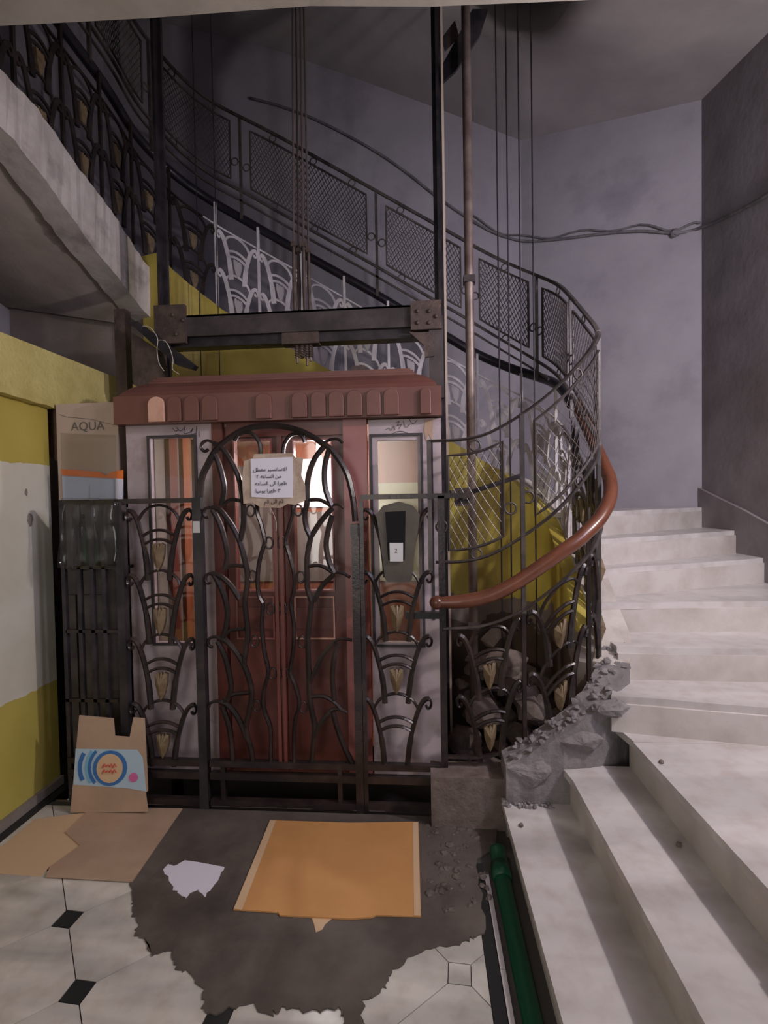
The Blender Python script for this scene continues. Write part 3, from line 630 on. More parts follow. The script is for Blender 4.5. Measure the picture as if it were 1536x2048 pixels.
# ------------------------------------------------------------------ gate (double leaf, arched)
gx0, gx1 = G(408, 1300).x, G(716, 1300).x
gt = thing('elevator_gate', ((gx0+gx1)/2, YG, 0), 'arched wrought iron lift gate with pointed leaves and rings under a taped notice', 'gate')
YQ = YG
def z2(p): return (370+p[0]*.2474, 820+p[1]*.2474)
def z5(p): return (370+p[0]*.2474, 1180+p[1]*.2474)
DEP = {'leaf_bar': .022, 'cross_bar': .017, 'scroll': .014, 'hook': .019, 'stay_bar': .025, 'arch_bar': .031}
def trace(name, tf, pts, w, d=None, m=IRON, par=gt, y=YQ, n=4):
    d = d or DEP[name]; q = smoothpts([G(*tf(p), y) for p in pts], n); return MB().bar(q, NF, w, d).build(name, m, par)
trace('arch_bar', z2, [(118, 900), (112, 760), (130, 560), (180, 440), (230, 350), (280, 290), (340, 240), (430, 180), (540, 140), (680, 125), (800, 135), (920, 165), (1020, 210), (1110, 270), (1180, 320), (1250, 410), (1310, 520), (1345, 650), (1365, 780), (1375, 900)], .028, .03)
LEAF = [('leaf_bar', [(230, 345), (265, 420), (300, 540), (315, 650), (290, 775)]), ('leaf_bar', [(230, 270), (290, 300), (350, 380), (420, 510), (455, 640), (472, 780), (470, 930), (440, 1065)]),
        ('scroll', [(255, 315), (230, 268), (180, 246), (138, 268), (130, 310), (158, 335), (188, 318)]),
        ('leaf_bar', [(215, 790), (275, 805), (335, 875), (392, 960), (440, 1065), (475, 1190), (502, 1320), (500, 1420), (482, 1536), (484, 1600)]), ('leaf_bar', [(220, 805), (270, 900), (305, 1000), (330, 1100), (340, 1190), (318, 1290)]),
        ('scroll', [(240, 795), (195, 788), (160, 802), (150, 835), (166, 868), (192, 866)]),
        ('leaf_bar', [(215, 1322), (290, 1350), (370, 1425), (440, 1530)]), ('leaf_bar', [(235, 1335), (290, 1440), (325, 1540), (342, 1640), (330, 1750), (300, 1850)]), ('scroll', [(250, 1330), (205, 1320), (172, 1338), (165, 1372), (182, 1402), (208, 1398)]),
        ('cross_bar', [(300, 770), (370, 725), (455, 735)]), ('cross_bar', [(320, 1290), (385, 1258), (470, 1264)]),
        ('leaf_bar', [(1130, 285), (1050, 390), (1002, 510), (985, 640), (985, 750), (968, 850), (980, 950), (1012, 1030), (1000, 1100), (985, 1210), (985, 1330), (990, 1450), (1022, 1545)]), ('leaf_bar', [(1165, 310), (1132, 430), (1125, 550), (1140, 660), (1185, 775)]),
        ('scroll', [(1110, 290), (1140, 255), (1190, 236), (1240, 238), (1275, 268)]), ('cross_bar', [(990, 728), (1080, 725), (1140, 750), (1190, 785)]),
        ('leaf_bar', [(1195, 790), (1130, 860), (1070, 940), (1015, 1030)]), ('leaf_bar', [(1190, 850), (1155, 980), (1140, 1100), (1165, 1230), (1205, 1318)]), ('scroll', [(1175, 795), (1200, 768), (1245, 765), (1285, 795)]),
        ('cross_bar', [(990, 1265), (1080, 1255), (1150, 1285), (1205, 1325)]), ('leaf_bar', [(1205, 1330), (1110, 1420), (1060, 1510), (1040, 1545)]), ('scroll', [(1180, 1345), (1215, 1315), (1275, 1320), (1335, 1355)]),
        ('hook', [(400, 250), (430, 200), (490, 180), (550, 195), (592, 250), (608, 300), (608, 350)]), ('hook', [(792, 350), (800, 280), (845, 210), (905, 190), (950, 215), (968, 262)]),
        ('stay_bar', [(608, 350), (600, 550), (580, 800), (612, 920), (642, 1040), (640, 1085), (610, 1180), (590, 1290), (585, 1400), (598, 1500), (630, 1560)]), ('stay_bar', [(792, 350), (830, 560), (872, 800), (840, 950), (815, 1065), (850, 1200), (880, 1330), (880, 1450), (852, 1560)])]
for nm, c in LEAF: trace(nm, z2, c, .025 if nm == 'leaf_bar' else (.014 if nm in ('scroll',) else .018))
LEAF5 = [('leaf_bar', [(484, 140), (490, 200), (505, 350), (490, 480), (472, 610)]), ('leaf_bar', [(270, 392), (325, 410), (405, 495), (480, 620), (530, 780), (535, 880), (512, 1000), (492, 1100), (500, 1190), (530, 1285), (545, 1380)]), ('leaf_bar', [(262, 415), (320, 540), (355, 680), (370, 800), (335, 905)]),
         ('scroll', [(290, 395), (250, 380), (208, 385), (186, 415), (194, 450), (222, 464)]), ('cross_bar', [(295, 388), (370, 328), (480, 315)]), ('cross_bar', [(310, 908), (380, 848), (520, 832)]), ('leaf_bar', [(290, 905), (345, 932), (412, 1012), (462, 1110), (495, 1200)]), ('leaf_bar', [(300, 940), (350, 1090), (372, 1230), (382, 1385)]),
         ('scroll', [(310, 915), (255, 898), (205, 915), (190, 950)]), ('stay_bar', [(628, 105), (622, 220), (622, 330), (640, 500), (672, 660), (642, 790), (630, 900), (648, 1000), (690, 1130), (690, 1390)]), ('stay_bar', [(852, 110), (880, 300), (872, 500), (850, 660), (892, 780), (922, 920), (892, 1040), (880, 1180), (880, 1390)]),
         ('leaf_bar', [(1022, 85), (1005, 250), (992, 400), (1000, 700), (1010, 900), (1045, 1090), (1040, 1200), (1020, 1400)]), ('leaf_bar', [(1210, 425), (1120, 520), (1060, 640), (1000, 760)]), ('leaf_bar', [(1240, 425), (1210, 520), (1190, 700), (1205, 890)]), ('cross_bar', [(1000, 872), (1060, 860), (1130, 865), (1205, 908), (1262, 965)]),
         ('leaf_bar', [(1175, 985), (1090, 1090), (1045, 1190)]), ('leaf_bar', [(1195, 990), (1230, 1120), (1290, 1280), (1355, 1410)]), ('scroll', [(1190, 435), (1225, 405), (1270, 395), (1350, 405)]), ('scroll', [(1160, 995), (1200, 965), (1260, 968), (1312, 990)])]
for nm, c in LEAF5: trace(nm, z5, c, .025 if nm == 'leaf_bar' else (.014 if nm in ('scroll',) else .018))
RINGS = [(z2, 530, 815), (z2, 680, 1075), (z2, 545, 1345), (z2, 915, 810), (z2, 775, 1070), (z2, 935, 1350), (z5, 562, 415), (z5, 580, 935), (z5, 945, 420), (z5, 955, 945), (z5, 708, 675), (z5, 805, 675), (z5, 690, 150), (z5, 790, 150)]
def ring(c, nrm, r, wr, m, par, ry=None):
    nrm = Vector(nrm); t = ZU.cross(nrm).normalized(); ry = ry or r
    return MB().tube([c+t*(r*math.cos(a*math.pi/8))+ZU*(ry*math.sin(a*math.pi/8)) for a in range(16)], wr, 6, True).build('ring', m, par, True)
for tf, x, y in RINGS: ring(G(*tf((x, y))), NF, .019, .0048, IRON, gt, .028)
for u in (555, 566): vpost('meeting_stile', u, 905, 1528, .008, RED, gt)
vpost('hinge_post', 405, 995, 1700, .022, IRONBLK, gt); vpost('hinge_post', 717, 1050, 1700, .019, IRON, gt); vpost('hinge_post', 729, 1000, 1700, .010, IRON, gt)
MB().box((G(398, 1100).x-.018, YG-.024, G(398, 1065).z), (G(398, 1100).x+.018, YG+.024, G(398, 1042).z)).build('hinge_collar', SILV, gt)
MB().box((G(708, 1060).x-.014, YG-.03, G(708, 1072).z), (G(708, 1060).x+.022, YG+.03, G(708, 1048).z)).build('hinge_collar', IRON, gt)
bottom_rails(gt, gx0+.02, gx1-.02)
for u in (448, 681): 
    p = G(u, 1570); MB().box((p.x-.011, YG-.012, ZR3), (p.x+.011, YG+.012, ZR1)).build('short_post', IRON, gt)
# notice on the gate
nt_ = thing('notice', (G(545, 1010).x, YG-.03, G(545, 1010).z), 'white printed Arabic notice taped over yellowed papers on the gate', 'notice')
old = [(488, 922), (506, 916), (508, 908), (585, 906), (590, 914), (606, 916), (602, 950), (610, 970), (611, 1000), (590, 1010), (575, 1008), (560, 1016), (520, 1014), (505, 1005), (487, 1008), (484, 960)]
MB().prism([G(u, v, YG-.024) for u, v in old], (0, .004, 0)).build('old_paper', OLDP, nt_)
pw = [(501, 918), (540, 916), (585, 914), (586, 955), (585, 995), (540, 996), (503, 994), (502, 955)]
pb = MB().prism([G(u, v, YG-.029) for u, v in pw], (0, .003, 0)).build('white_sheet', PAPER, nt_)
LN = [('الاسانسير معطل', 540, 939), ('من الساعه ٢', 538, 953), ('ظهرا الى الساعه', 542, 967), ('٣ ظهرا يوميا', 536, 982)]
for t, u, v in LN: text_mesh(arabic(t), .0255, 'printed_line', INK, pb, (G(u, v, YG-.031), (1, 0, 0.0), (0, 0, 1)))
text_mesh(arabic('2م الى 3م'), .026, 'handwritten_line', INK, nt_, (G(548, 1003, YG-.0265), (1, 0, .02), (0, 0, 1)))
MB().tube(smoothpts([G(u, v, YG-.02) for u, v in ((540, 1015), (548, 1030), (553, 1048), (552, 1062))], 3), .0012, 5).build('string', WIREW, nt_)
tp = MB().prism([G(u, v, YG-.02) for u, v in ((468, 905), (480, 880), (510, 872), (540, 885), (536, 912), (490, 922))], (0, .001, 0)).build('tape_film', PLAST, nt_)

# ------------------------------------------------------------------ stair balustrade and mesh guard (follow the plan line)
def pm(s, z, off=0.0): a, n = pp(s, off); return Vector((a.x, a.y, z)), n
def railbar(name, s0, s1, zf, w, d, m, par, off=0.0, dz=0.0, st_=.035):
    n = max(2, int((s1-s0)/st_)); q = [pm(s0+(s1-s0)*i/n, zf(s0+(s1-s0)*i/n)+dz, off) for i in range(n+1)]
    return MB().bar([a for a, b in q], [b for a, b in q], w, d).build(name, m, par)
def tiermap(sc_, hw, k, h):
    def mp(x, t):
        s = sc_+x*hw; return pm(s, ZLO(s)-.055-k*h-t*h)
    return mp
bal = thing('stair_balustrade', (0.6, YG, 0.3), 'wrought iron stair balustrade with tulip scrolls under a thick brown handrail', 'balustrade')
SEND = 8.6
n = 150; hs = []
for i in range(60):
    s = 2.05+(3.62-2.05)*i/59; p, nn = pm(s, ZH(s), 0.055); hs.append(p)
MB().tube(hs, [0.026+0.008*min(1, i/5) for i in range(60)], 14).build('handrail', HANDR, bal, True)
a, nn = pm(2.06, ZH(2.06), .055); MB().ball(a, .034, 12, 8).build('handrail_end', HANDR, bal, True)
hs = []
for i in range(160):
    s = 3.62+(SEND-3.62)*i/159; p, nn = pm(s, ZH(s), 0.03); hs.append(p)
MB().tube(hs, 0.033, 10).build('handrail', HANDB, bal, True, 'black part of the handrail behind the lift')
railbar('lower_rail', 2.09, 3.75, ZLO, .010, .026, GREYIRON, bal, .01); railbar('lower_rail', 3.75, 6.6, ZLO, .012, .02, DUSTY, bal, .01); railbar('lower_rail', 6.6, SEND, ZLO, .012, .02, IRON, bal, .01)
railbar('foot_rail', 2.09, 2.42, ZST, .014, .03, IRON, bal)
for i in range(0, 20):
    sc_ = 2.31+.336*i
    if sc_ > 8.5: break
    pale = 3.6 < sc_ < 6.6; im = DUSTY if pale else IRON; bm_ = BUDG if pale else BUD   # only the flight behind the lift is painted pale
    for k in range(2): tier(bal, tiermap(sc_, .148, k, .30), 0, 0, im, bm_, .019 if i < 4 else .022)
    for q in (.168,):
        s = sc_+q
        if i in (0,): s = 2.475
        a, n1 = pm(s, 0); tall = any(abs(s-t) < .12 for t in (2.47,))
        MB().box((a.x-.009, a.y-.009, ZST(s)-.02), (a.x+.009, a.y+.009, ZH(s)-.01)).build('baluster', im, bal)
for s in (2.93, 3.06, 3.2, 3.42): a, n1 = pm(s, 0); MB().box((a.x-.011, a.y-.011, ZST(s)-.02), (a.x+.011, a.y+.011, ZH(s)-.01)).build('baluster', GREYIRON, bal)
gd = thing('mesh_guard', (0.6, YG, 1.2), 'curved guard of diamond mesh panels and rings bolted above the stair handrail', 'guard')
railbar('top_rail', 2.035, 3.4, ZTOP, .013, .028, GREYIRON, gd); railbar('top_rail', 3.4, SEND, ZTOP, .02, .026, GREYIRON, gd)
railbar('bottom_rail', 2.06, 3.4, ZMB, .013, .026, GREYIRON, gd); railbar('bottom_rail', 3.4, SEND, ZMB, .018, .024, GREYIRON, gd)
railbar('bottom_rail', 3.9, SEND, ZMB, .014, .02, GREYIRON, gd, 0, -.075)
for s in (2.035, 2.475, 3.02, 3.52, 4.02, 4.54, 5.245, 6.30, 6.98, 7.6, 8.2):
    a, n1 = pm(s, 0); r = .010; zb = (ZH(s) if s > 3.5 else ZLO(s)) if s > 2.1 else 1.22
    MB().box((a.x-r, a.y-r, zb-.02), (a.x+r, a.y+r, ZTOP(s)+.005)).build('guard_post', GREYIRON, gd)
PAN = [(2.125, 2.385), (2.535, 2.97), (3.08, 3.47), (3.58, 3.96), (4.09, 4.47), (4.61, 5.17), (5.32, 6.22), (6.38, 6.91), (7.05, 7.53), (7.67, 8.13)]
for pi, (s0, s1) in enumerate(PAN):
    m = GREYIRON; lo_, hi_ = .058, .072
    if pi == 0: ztp = lambda s: ZTOP(s)-hi_
    ztp = lambda s: ZTOP(s)-hi_
    zbt = lambda s: ZMB(s)+lo_
    fr = []
    nseg = max(6, int((s1-s0)/.04))
    for i in range(nseg+1): s = s0+(s1-s0)*i/nseg; fr.append(pm(s, zbt(s)))
    for i in range(1, 7): s = s1; fr.append(pm(s, zbt(s)+(ztp(s)-zbt(s))*i/7))
    for i in range(nseg+1): s = s1-(s1-s0)*i/nseg; fr.append(pm(s, ztp(s)))
    for i in range(1, 7): fr.append(pm(s0, ztp(s0)+(zbt(s0)-ztp(s0))*i/7))
    MB().bar([a for a, b in fr], [b for a, b in fr], .013, .016, True).build('panel_frame', m, gd)
    mb = MB(); dw, dh = (.036, .068) if s0 < 3.3 else (.029, .052); sl_ = dh/dw; HM = min(ztp(s)-zbt(s) for s in (s0, s1, (s0+s1)/2))
    rr = .0017 if s0 < 3.3 else .0030
    nl = int((s1-s0+HM/sl_)/dw)+1
    for sg in (1, -1):
        for i in range(nl+1):
            c = (s0-HM/sl_+i*dw) if sg > 0 else (s0+i*dw)
            # h = sl*(s-c) for sg>0 ; h = -sl*(s-c) for sg<0
            a0, a1 = (max(s0, c), min(s1, c+HM/sl_)) if sg > 0 else (max(s0, c-HM/sl_), min(s1, c))
            if a1-a0 < .004: continue
            k = max(2, int((a1-a0)/.05)+1); q = []
            for j in range(k+1):
                s = a0+(a1-a0)*j/k; h = sl_*(s-c)*sg; ht = ztp(s)-zbt(s); q.append(pm(s, zbt(s)+h*ht/HM)[0])
            mb.tube(q, rr, 3)
    tag(mb.build('wire_mesh', GREYIRON, gd), kind='stuff')
    # rings between frame and rails
    L = s1-s0; ks = (0.5,) if L < .45 else ((.25, .8) if L < .7 else (.12, .45, .8))
    for q in ks:
        s = s0+L*q
        for z in (ZTOP(s)-hi_*.55, ZMB(s)+lo_*.45): p, n1 = pm(s, z); ring(p, n1, .025, .005, GREYIRON, gd)
    for s, d in ((s0, -.034), (s1, .034)):
        s_ = s+d; z = (ZTOP(s_)+ZMB(s_))/2-(.12 if s0 < 3 else .08); p, n1 = pm(s_, z); ring(p, n1, .027, .0052, GREYIRON, gd)
# bracket arm from guide to railing
ba = thing('bracket_arm', (G(925, 990, 2.5).x, 2.5, G(925, 990, 2.5).z), 'rusty angle bracket with flange bolted behind the first mesh panel', 'bracket')
p0, p1 = G(925, 990, 2.52), ay(1040, 952, 2.75)
MB().bar([G(900, 988, 2.48), p0], NF, .035, .03).build('flange', STEELG, ba); MB().bar([p0, p1], NF, .024, .03).build('arm', IRONBLK, ba)
MB().box((p0.x-.04, 2.49, p0.z-.055), (p0.x+.045, 2.53, p0.z+.035)).build('clamp_plate', STEELG, ba)
for dx in (-.012, .022): MB().cyl((p0.x+dx, 2.48, p0.z-.025), (p0.x+dx, 2.5, p0.z-.025), .011, 8).build('bolt', BLACK, ba)

# ------------------------------------------------------------------ lift car
YC = 2.56
def K(u, v, y=YC): return ay(u, v, y)
cx0, cx1 = K(256, 1200).x, K(884, 1200).x; zt = K(570, 843).z; zf_ = 0.11
car = thing('elevator_car', ((cx0+cx1)/2, YC, zf_), 'old red brown wooden lift car with pink grey panels and moulded canopy', 'elevator')
def rect(name, u0, v0, u1, v1, m, par=car, y=YC, d=.03, z0=None):
    a = K(u0, (v0+v1)/2, y); b = K(u1, (v0+v1)/2, y); t = K((u0+u1)/2, v0, y).z; bt = K((u0+u1)/2, v1, y).z if z0 is None else z0
    return MB().box((a.x, y, bt), (b.x, y+d, t)).build(name, m, par)
def framed(name, u0, v0, u1, v1, iu0, iv0, iu1, iv1, m, d=.03, z0=None, y=YC, par=car):
    """panel with a rectangular opening"""
    a = K(u0, 1000, y).x; b = K(u1, 1000, y).x; t = K((u0+u1)/2, v0, y).z; bt = K((u0+u1)/2, v1, y).z if z0 is None else z0
    ia = K(iu0, 1000, y).x; ib = K(iu1, 1000, y).x; it = K((u0+u1)/2, iv0, y).z; ibt = K((u0+u1)/2, iv1, y).z
    mb = MB().box((a, y, bt), (ia, y+d, t)).box((ib, y, bt), (b, y+d, t)).box((ia, y, it), (ib, y+d, t)).box((ia, y, bt), (ib, y+d, ibt))
    o = mb.build(name, m, par); return o, (ia, ib, ibt, it)
def border(name, q, w, m, par, y, d=.012):
    ia, ib, zb, zt_ = q; mb = MB().box((ia-w, y, zb-w), (ia, y+d, zt_+w)).box((ib, y, zb-w), (ib+w, y+d, zt_+w)).box((ia, y, zt_), (ib, y+d, zt_+w)).box((ia, y, zb-w), (ib, y+d, zb)); return mb.build(name, m, par)
ZPB = K(570, 1540).z
# left and right front panels
pl_, q1 = framed('front_panel', 256, 843, 431, 1540, 304, 876, 392, 1285, PINKGREY, z0=zf_)
border('window_moulding', q1, .014, DARKFRAME, pl_, YC-.012)
MB().box((q1[0], YC+.012, q1[2]), (q1[1], YC+.016, q1[3])).build('window_pane', GLASS, pl_)
pr_, q2 = framed('front_panel', 739, 838, 884, 1540, 756, 880, 836, 1285, PINKGREY, z0=zf_)
q2b = (K(746, 1000).x, K(842, 1000).x, K(795, 1289).z, K(795, 872).z); border('window_moulding', q2b, .012, DARKFRAME, pr_, YC-.012)
MB().box((q2[0], YC+.012, q2[2]), (q2[1], YC+.016, q2[3])).build('window_pane', DIRTYG, pr_)
rect('flat_moulding', 862, 882, 868, 1240, DARKFRAME, pr_, YC-.004, .008)
def scribble(name, pts, par, m=INK):
    mb = MB()
    for c in pts: mb.tube(smoothpts([K(u, v, YC-.003) for u, v in c], 3), .0014, 4)
    return mb.build(name, m, par)
scribble('handwriting', [[(345, 856), (350, 862), (356, 860), (352, 854), (360, 862), (366, 858)], [(370, 852), (368, 866), (380, 864), (386, 856), (382, 868), (392, 866)], [(393, 852), (392, 870)], [(350, 868), (372, 872), (392, 870)], [(398, 862), (400, 874)]], pl_)
scribble('handwriting', [[(771, 860), (778, 856), (782, 861), (788, 852), (790, 860)], [(792, 846), (799, 842), (794, 852), (803, 848), (798, 858)], [(806, 842), (812, 855), (820, 848)], [(818, 838), (826, 848), (834, 840)], [(783, 868), (800, 862), (815, 866)]], pr_, INKG)
MB().prism([K(u, v, YC-.002) for u, v in ((850, 842), (866, 838), (864, 882), (858, 868), (852, 884), (848, 860))], (0, .003, 0)).build('bare_wood_patch', CARD, pr_)
# red door surround
rect('pilaster', 431, 842, 452, 1540, RED, z0=zf_, y=YC-.006, d=.05); rect('pilaster', 692, 838, 739, 1540, REDP, z0=zf_, y=YC-.006, d=.05)
rect('door_head', 452, 840, 692, 872, RED, y=YC+.004)
def leaf(u0, u1, wu0, wu1, lu0, lu1, label):
    o, q = framed('door', u0, 852, u1, 1540, wu0, 881, wu1, 1180, RED, z0=zf_, y=YC+.02, d=.035); o['label'] = label
    MB().box((q[0], YC+.034, q[2]), (q[1], YC+.038, q[3])).build('window_pane', GLASS, o)
    border('glazing_bead', q, .008, REDP, o, YC+.012, .01)
    a = K(lu0, 1195, YC+.02); b = K(lu1, 1275, YC+.02); qq = (a.x, b.x, b.z, a.z); border('panel_bead', qq, .008, PEACH if lu0 > 560 else REDP, o, YC+.011, .01)
    MB().box((a.x, YC+.008, b.z+.05), (b.x, YC+.02, a.z-.05)).build('raised_panel', RED, o)
    return o
leaf(453, 564, 472, 543, 476, 548, 'left door leaf'); leaf(566, 692, 590, 664, 592, 668, 'right door leaf')
rect('meeting_strip', 560, 845, 570, 1540, RED, z0=zf_, y=YC+.006, d=.02)
rect('skirt_board', 256, 1490, 884, 1540, STEELG, z0=zf_-.06, y=YC+.031, d=.02)
# sides, back, floor and roof of the car
YK = 3.48
MB().box((cx0, YC+.03, zf_-.05), (cx1, YK, zf_)).build('car_floor', ORANGEWOOD, car)
sw = MB().box((cx0+.13, YC+.03, zf_), (cx0+.155, YK, zt)).build('side_wall', GREYBR, car)
for y, m in ((2.70, RED), (2.86, ORANGEWOOD), (3.02, RED), (3.30, ORANGEWOOD)): MB().box((cx0+.155, y, zf_), (cx0+.18, y+.09, zt)).build('rib', m, sw)
r0_, r1_ = 2.72, 3.36
mb = MB().box((cx1-.025, YC+.03, zf_), (cx1, r0_, zt)).box((cx1-.025, r1_, zf_), (cx1, YK, zt)).box((cx1-.025, r0_, zf_), (cx1, r1_, 0.95)).box((cx1-.025, r0_, 1.78), (cx1, r1_, zt)); sw2 = mb.build('side_wall', ORANGEWOOD, car)
MB().box((cx1-.015, r0_, .95), (cx1-.011, r1_, 1.78)).build('window_pane', DIRTYG, sw2)
bx0, bx1 = -0.96, -0.50
bw = MB().box((cx0, YK, zf_), (cx1, YK+.025, zt)).build('back_wall', ORANGEWOOD, car)
MB().box((bx0, YK-.012, 1.50), (bx1, YK, 1.84)).build('white_glare_panel', WHITEPANEL, bw)  # white panel added to stand for the overexposed glow inside the car
MB().box((bx0, YK-.012, .98), (bx1, YK, 1.47)).build('grey_back_panel', GREYBR, bw)
MB().box((cx0+.2, YK-.012, .98), (bx0-.08, YK, 1.8)).build('inlay_panel', GREYBR, bw)
MB().box((-.32, YK-.012, .98), (.06, YK, 1.66)).build('inlay_panel', SAGE, bw)
MB().box((cx0, YC+.03, zt-.02), (cx1, YK, zt+.01)).build('car_ceiling', PEACH, car)
lampo = MB().cyl((-0.61, 2.93, zt-.015), (-0.61, 2.93, zt-.035), .05, 14).cyl((-0.61, 2.93, zt-.03), (-0.61, 2.93, 1.82), .012, 10).build('ceiling_lamp', SILV, car)
MB().ball((-0.61, 2.93, 1.80), .022, 12, 8).build('bulb', BULB, lampo, True)
# canopy: flared moulding with arched tabs
def ringrect(z, inset, y0): return [(cx0-.01+inset, y0+inset, z), (cx1+.01-inset, y0+inset, z), (cx1+.01-inset, YK+.03-inset*.5, z), (cx0-.01+inset, YK+.03-inset*.5, z)]
prof = [(zt, .0), (zt+.145, .0), (zt+.15, .018), (zt+.17, .03), (zt+.20, .06), (zt+.225, .10), (zt+.235, .125), (zt+.245, .125), (zt+.25, .14), (zt+.262, .14), (zt+.266, .155), (zt+.275, .155)]
YP = 2.50
mb = MB()
for z, i in prof: mb.v += ringrect(z, i, YP)
for k in range(len(prof)-1):
    for j in range(4): a = 4*k; mb.f.append((a+j, a+(j+1) % 4, a+4+(j+1) % 4, a+4+j))
e = 4*(len(prof)-1); mb.f += [(e, e+1, e+2, e+3), (3, 2, 1, 0)]
cn = mb.build('canopy', BROWNROOF, car)
for u0, u1 in ((298, 331), (337, 364), (370, 399), (405, 436), (512, 544), (584, 615), (622, 652), (658, 688), (694, 725), (733, 762), (767, 798), (840, 862)):
    a = K(u0, 815, YP).x; b = K(u1, 815, YP).x; r = (b-a)/2; c = (a+b)/2; zz = zt+.136-r*.9
    pts_ = [(a, YP-.016, zt+.006)]+[(c-r*math.cos(math.pi*i/8), YP-.016, zz+r*.9*math.sin(math.pi*i/8)) for i in range(9)]+[(b, YP-.016, zt+.006)]
    o = MB().prism(pts_, (0, .02, 0)).build('arched_tab', PEACH if u0 == 298 else BROWNROOF, cn)
    md = o.modifiers.new('bevel', 'BEVEL'); md.width = .004; md.segments = 2
MB().box((K(703, 730, 2.9).x, 2.88, zt+.27), (K(730, 730, 2.9).x, 2.98, zt+.36)).build('roof_block', STEELG, cn)

# ------------------------------------------------------------------ crosshead, guides and ropes
YX = 3.02
def X(u, v, y=YX): return ay(u, v, y)
zx1, zx0 = X(600, 628).z, X(600, 688).z
ch_ = thing('elevator_crosshead', ((X(330, 650).x+X(880, 650).x)/2, YX, zx0), 'dark steel crosshead beam spanning between the guide rails above the canopy', 'beam')
xa, xb = X(345, 650).x, X(868, 650).x
MB().box((xa, YX-.06, zx0+.055), (xb, YX-.035, zx1)).build('beam_web', STEEL, ch_)
MB().box((xa, YX-.06, zx1-.012), (xb, YX+.06, zx1)).build('beam_flange', STEEL, ch_)
MB().box((xa, YX-.03, zx0), (xb, YX+.06, zx0+.06)).build('beam_flange', IRONBLK, ch_)  # lower flange in darker iron: the shade under the beam is painted in
br = MB().box((X(822, 640).x, YX-.085, X(850, 668).z), (X(882, 640).x, YX-.055, X(850, 612).z)).build('end_bracket', STEELG, ch_)
for u, v in ((835, 622), (858, 622), (835, 645), (858, 645), (872, 632)): p = X(u, v, YX-.09); MB().ball(p, .012, 8, 5, 0, (1, .7, 1)).build('bolt', STEELG, br, True)
bl = MB().box((X(322, 640).x, YX-.085, X(350, 695).z), (X(382, 640).x, YX-.055, X(350, 620).z)).build('end_bracket', STEELG, ch_)
for u, v in ((345, 630), (365, 640), (352, 668)): p = X(u, v, YX-.09); MB().ball(p, .012, 8, 5, 0, (1, .7, 1)).build('bolt', STEELG, bl, True)
MB().box((X(858, 700).x, YX-.07, X(870, 800).z), (X(886, 700).x, YX-.02, X(870, 640).z)).build('upright', STEEL, ch_)
MB().prism([X(u, v, YX-.08) for u, v in ((818, 664), (868, 664), (868, 712), (850, 714), (848, 690))], (0, .02, 0)).build('gusset', STEELG, ch_)
MB().box((X(568, 680).x, YX-.05, X(600, 692).z), (X(640, 680).x, YX+.03, X(600, 660).z)).build('spring_plate', STEELG, ch_)
for i, (u, dv) in enumerate(((594, 0), (604, -12), (614, 4), (621, -4))):
    a = X(u, 690, YX-.01); hel = []
    for k in range(40): hel.append((a.x+.012*math.cos(k*.9), YX-.01+.012*math.sin(k*.9), a.z-k*.0020))
    sp2 = MB().tube(hel, .0048, 5).build('hitch_spring', STEELG, ch_)
    MB().cyl((a.x, YX-.01, a.z), (a.x, YX-.01, X(u, 728+dv).z), .008, 8).build('rod', PIPE, sp2)
for i, u in enumerate((587, 597, 607, 617)):
    tx = (585, 592, 600, 607)[i]; ry = YX-.02+(i % 2)*.03
    rp = thing('hoist_rope', (X(u, 600, ry).x, ry, zx1), 'steel hoist rope rising from the crosshead hitch', 'rope', 'hoist ropes above the crosshead')
    b0, t0 = X(u, 500+12*(i % 2), ry), X(tx, -20, ry)
    MB().tube([b0, t0], .0065, 6).build('rope_strand', ROPE, rp)
    MB().tube([(b0.x, ry, zx1-.02), (b0.x, ry, zx1+.07), (b0.x, ry, zx1+.18), (b0.x, ry, b0.z-.05), (b0.x, ry, b0.z), (b0.x, ry, b0.z+.04)], [.008, .010, .013, .010, .009, .006], 8).build('rope_socket', STEELG, rp, True)
    MB().box((b0.x-.014, ry-.012, b0.z+.02), (b0.x+.014, ry+.012, b0.z+.045)).build('rope_clip', STEELG, rp)
# guide rails
YM = 3.10
def mast(name, u0, v0, u1, v1, w, m, label, y=YM, tee=True, cat='guide rail', zlow=-0.42):
    t = thing(name, (ay(u1, v1, y).x, y, zlow), label, cat); a = ay(u0, v0, y); b = ay(u1, v1, y); x = (a.x+b.x)/2
    MB().box((x-w, y-.012, zlow), (x+w, y+.012, 6.3)).build('rail_flange', m, t)
    if tee: MB().box((x-.009, y-.06, zlow), (x+.009, y-.012, 6.3)).build('rail_blade', m, t)
    return t
ml = mast('guide_rail', 316, 60, 326, 640, .032, IRONBLK, 'dark steel guide rail standing at the doorway side of the lift car')
mr = mast('guide_rail', 872, 60, 880, 640, .030, IRONBLK, 'dark steel guide rail with top gusset beside the pale conduit strip')
p1, p2, p3 = ay(884, 165, YM-.03), ay(976, 18, YM-.03), ay(884, 60, YM-.03)
MB().prism([p1, ay(884, 130, YM-.03), ay(945, 18, YM-.03), p2, ay(960, 70, YM-.03), ay(912, 140, YM-.03)], (0, .02, 0)).build('gusset', IRONBLK, mr)
MB().prism([ay(884, 75, YM-.03), ay(910, 40, YM-.03), ay(918, 72, YM-.03), ay(890, 100, YM-.03)], (0, .012, 0)).build('gusset', STEELG, mr)
pt = thing('standpipe', (ay(938, 600, 3.0).x, 3.0, -.4), 'tall brown steel pipe running up between guide rail and counterweight ropes', 'pipe')
x_ = (ay(930, 60, 3.0).x+ay(944, 880, 3.0).x)/2
